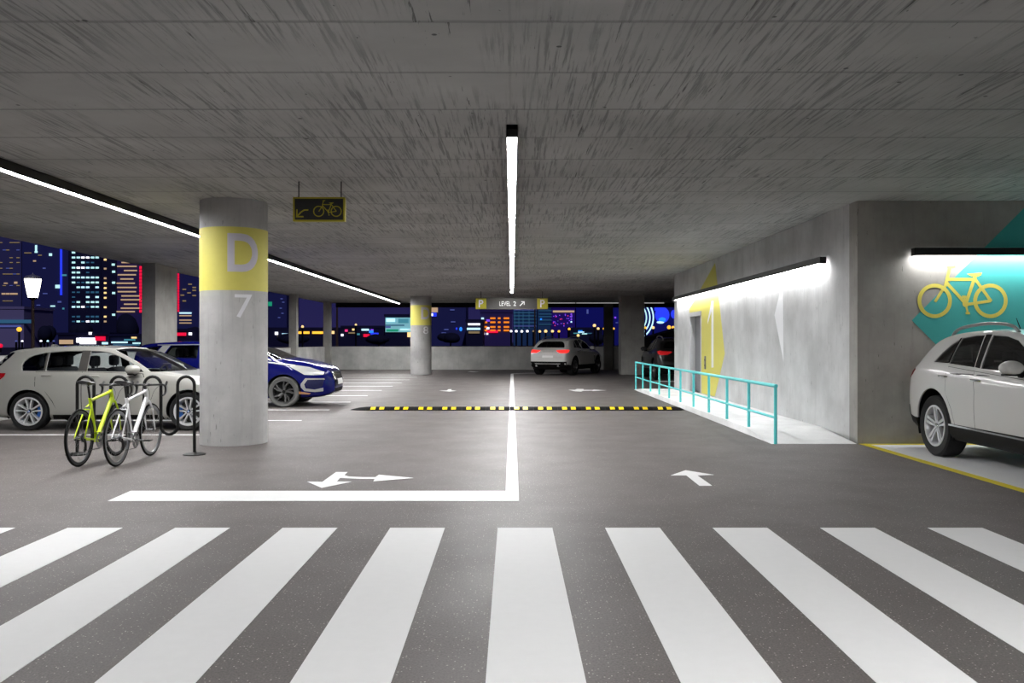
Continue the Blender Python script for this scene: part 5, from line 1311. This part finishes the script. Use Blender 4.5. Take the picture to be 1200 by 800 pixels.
# lamps on posts outside
def street_light(px, py, Y, key, r, label, group='small street lights along the horizon'):
    c = at(px, py, Y); t = thing('street_lamp', label, 'street lamp', (c.x, Y, 0), 0, group)
    MB().sphere(tuple(c), r * Y / F, (1, 1, 1), 12, 8).build('lamp_globe', L[key], t, world=True)
    MB().cyl((c.x, Y, 0), (c.x, Y, max(0.4, c.z - r * Y / F * 0.6)), 0.045 * Y / 40, n=6).build('post', M_DARK, t, world=True)
SL = [(354.5, 382.6, 'warm', 1.6, 'orange street lamp between the two slim left pillars'), (417, 380.4, 'warm', 1.3, 'warm street lamp left of the billboard'),
      (22.5, 385.8, 'yellow', 2.8, 'orange street lamp just left of the big lantern'), (0.5, 405, 'red', 2.5, 'red lamp at the left edge behind the hatchback'),
      (19, 399.7, 'dimb', 1.3, 'bluish lamp nearest the left edge'), (26, 399.7, 'white', 1.3, 'white lamp left of the lantern post'), (48, 399.5, 'white', 1.4, 'white lamp just right of the lantern post'), (56, 399.6, 'ice', 1.3, 'second white lamp right of the lantern post'), (63, 399.6, 'dimb', 1.2, 'third lamp right of the lantern post'),
      (599, 388, 'white', 1.5, 'first white lamp of the row left of the distant SUV'), (605, 388, 'white', 1.6, 'second white lamp of the row left of the distant SUV'), (611.5, 388.2, 'white', 1.6, 'third white lamp of the row left of the distant SUV'), (618, 388, 'white', 1.6, 'fourth white lamp of the row left of the distant SUV'), (625, 388, 'dimw', 1.2, 'dim lamp beside the brown lamp post'),
      (632.5, 388.3, 'warm', 1.6, 'warm lamp just right of the brown lamp post'), (639.5, 388, 'warm', 1.9, 'brightest warm lamp above the SUV roof'), (647.4, 388, 'warm', 1.7, 'warm lamp right above the SUV rear window'), (655, 388.2, 'yellow', 1.5, 'yellow lamp above the SUV roof rail'), (667, 385.4, 'yellow', 1.6, 'yellow lamp higher above the SUV'),
      (696.6, 381.3, 'warm', 1.9, 'tall warm lamp left of the narrow far pillar'), (701, 385, 'warm', 1.6, 'lower warm lamp left of the narrow far pillar'), (677.5, 393, 'warm', 1.7, 'warm lamp just over the SUV bonnet'), (707.8, 385, 'yellow', 1.4, 'warm lamp at the edge of the narrow pillar'), (719, 385, 'yellow', 1.4, 'warm lamp right of the narrow pillar'), (727, 384.6, 'warm', 1.4, 'warm lamp left of the broad pillar'),
      (756.4, 384, 'yellow', 1.5, 'warm lamp right of the broad pillar'), (765.4, 383.8, 'warm', 1.8, 'second warm lamp right of the broad pillar'), (784, 383.4, 'yellow', 2.3, 'large warm lamp above the black SUV'), (788.8, 383.5, 'yellow', 1.7, 'warm lamp beside the pale wall edge')]
for px, py, k, r, lab in SL: street_light(px, py, 120, k, r, lab)

t = thing('street_lantern', 'large bright street lantern on a brown post outside the left opening', 'lantern', tuple(at(38.5, 400, 27))[:2] + (0,))
c = at(38.5, 336, 27); s = 27 / F
MB().lathe([(0, -12.5 * s), (5.2 * s, -12.5 * s), (7.4 * s, -2 * s), (9.3 * s, 9.5 * s), (7.5 * s, 12 * s), (0, 13 * s)], 8, 'z', c).build('glass_head', mat('lantern_glow', (255, 252, 238), 0.3, emit=6.0), t, world=True, smooth=False)
b = MB(); b.lathe([(9.5 * s, 9.2 * s), (9.9 * s, 10 * s), (7.6 * s, 12.6 * s), (2.5 * s, 14 * s), (0.8 * s, 15 * s), (0, 17 * s)], 8, 'z', c); b.build('lantern_cap', mat('lantern_metal', (150, 150, 140), 0.5, 0.3), t, world=True, smooth=False)
b = MB(); b.cyl((c.x, c.y, 0), (c.x, c.y, c.z - 14 * s), 0.055, 0.045, 10); b.lathe([(0.06, -15.5 * s), (5.5 * s, -12.6 * s), (0.05, -12.6 * s)], 8, 'z', c); b.build('post', mat('lantern_post_brown', (74, 56, 30), 0.6), t, world=True)
def post(px, ytop, Y, wpx, label):
    c = at(px, ytop, Y); t = thing('lamp_post', label, 'lamp post', (c.x, Y, 0))
    r = wpx * Y / F / 2
    MB().tube([(c.x, Y, 0), (c.x, Y, 0.8), (c.x, Y, 0.82), (c.x, Y, c.z)], [r * 1.3, r * 1.3, r, r * 0.7], 10).build('post', MATS['lantern_post_brown'], t, world=True)
    MB().tube(catmull([Vector((c.x, Y, c.z - 0.05)), Vector((c.x, Y + 0.3, c.z + 0.5)), Vector((c.x, Y + 1.2, c.z + 0.7))], 5), r * 0.6, 8).build('arm', MATS['lantern_post_brown'], t, world=True)
post(395, 362, 54, 3.0, 'brown lamp post outside the far left corner of the parapet')
post(626.8, 358, 54, 2.4, 'grey brown lamp post behind the right end of the overhead sign')

# the way up to the next level: a dark rising slab behind the black SUV
b = MB(); z0 = lambda px, py, Y: at(px, py, Y).z
P = [(at(752, 397.5, 42).x, z0(752, 397.5, 42)), (at(800, 383.5, 42).x, z0(800, 383.5, 42)), (12.0, 3.2), (12.0, 0.0), (at(752, 410, 42).x, 0.0)]
tag(MB().prism(P, lambda u, v, d: Vector((u, d, v)), 41.8, 44.6).build('upper_ramp', mat('ramp_underside', (40, 40, 40), 0.9), smooth=False), 'dark sloping ramp to the next level behind the black SUV', 'ramp')
for o in list(bpy.data.objects):
    if '_Y' in o: del o['_Y']
# ================================================================== light, sky, camera
w = bpy.data.worlds.new('night'); bpy.context.scene.world = w; w.use_nodes = True
nt = w.node_tree; bg = nt.nodes['Background']
tc = nt.nodes.new('ShaderNodeTexCoord'); sp = nt.nodes.new('ShaderNodeSeparateXYZ'); rp = nt.nodes.new('ShaderNodeValToRGB')
nt.links.new(tc.outputs['Generated'], sp.inputs[0]); nt.links.new(sp.outputs['Z'], rp.inputs['Fac']); nt.links.new(rp.outputs['Color'], bg.inputs['Color'])
e = rp.color_ramp.elements
e[0].position = 0.0; e[0].color = (*lin((38, 35, 78)), 1); e[1].position = 0.5; e[1].color = (*lin((20, 20, 56)), 1)
el = e.new(0.12); el.color = (*lin((28, 27, 70)), 1)
bg.inputs['Strength'].default_value = 1.0
fill_sun = bpy.data.lights.new('facade_fill', 'SUN'); fill_sun.energy = 0.9; fill_sun.color = (0.55, 0.55, 1.0); fill_sun.angle = 0.02  # unseen bluish sun lamp added to brighten the city facades
mo = bpy.data.objects.new('facade_fill', fill_sun); C.objects.link(mo); mo.rotation_euler = (math.radians(52), 0, math.radians(12)); mo.location = (0, -30, 30)

cam = bpy.data.cameras.new('camera'); co = bpy.data.objects.new('camera', cam); C.objects.link(co)
co.location = (0, 0, EYE); co.rotation_euler = (PI / 2, 0, 0); cam.sensor_width = 36; cam.lens = 30; cam.clip_end = 3000; cam.clip_start = 0.05
sc = bpy.context.scene; sc.camera = co
sc.view_settings.view_transform = 'Standard'; sc.view_settings.look = 'None'; sc.view_settings.exposure = 0.0; sc.view_settings.gamma = 1.0; sc.view_settings.use_curve_mapping = False
sc.cycles.use_denoising = True; sc.cycles.max_bounces = 8; sc.cycles.diffuse_bounces = 5; sc.cycles.transparent_max_bounces = 16
sc.cycles.sample_clamp_indirect = 4.0; sc.cycles.caustics_reflective = False; sc.cycles.caustics_refractive = False
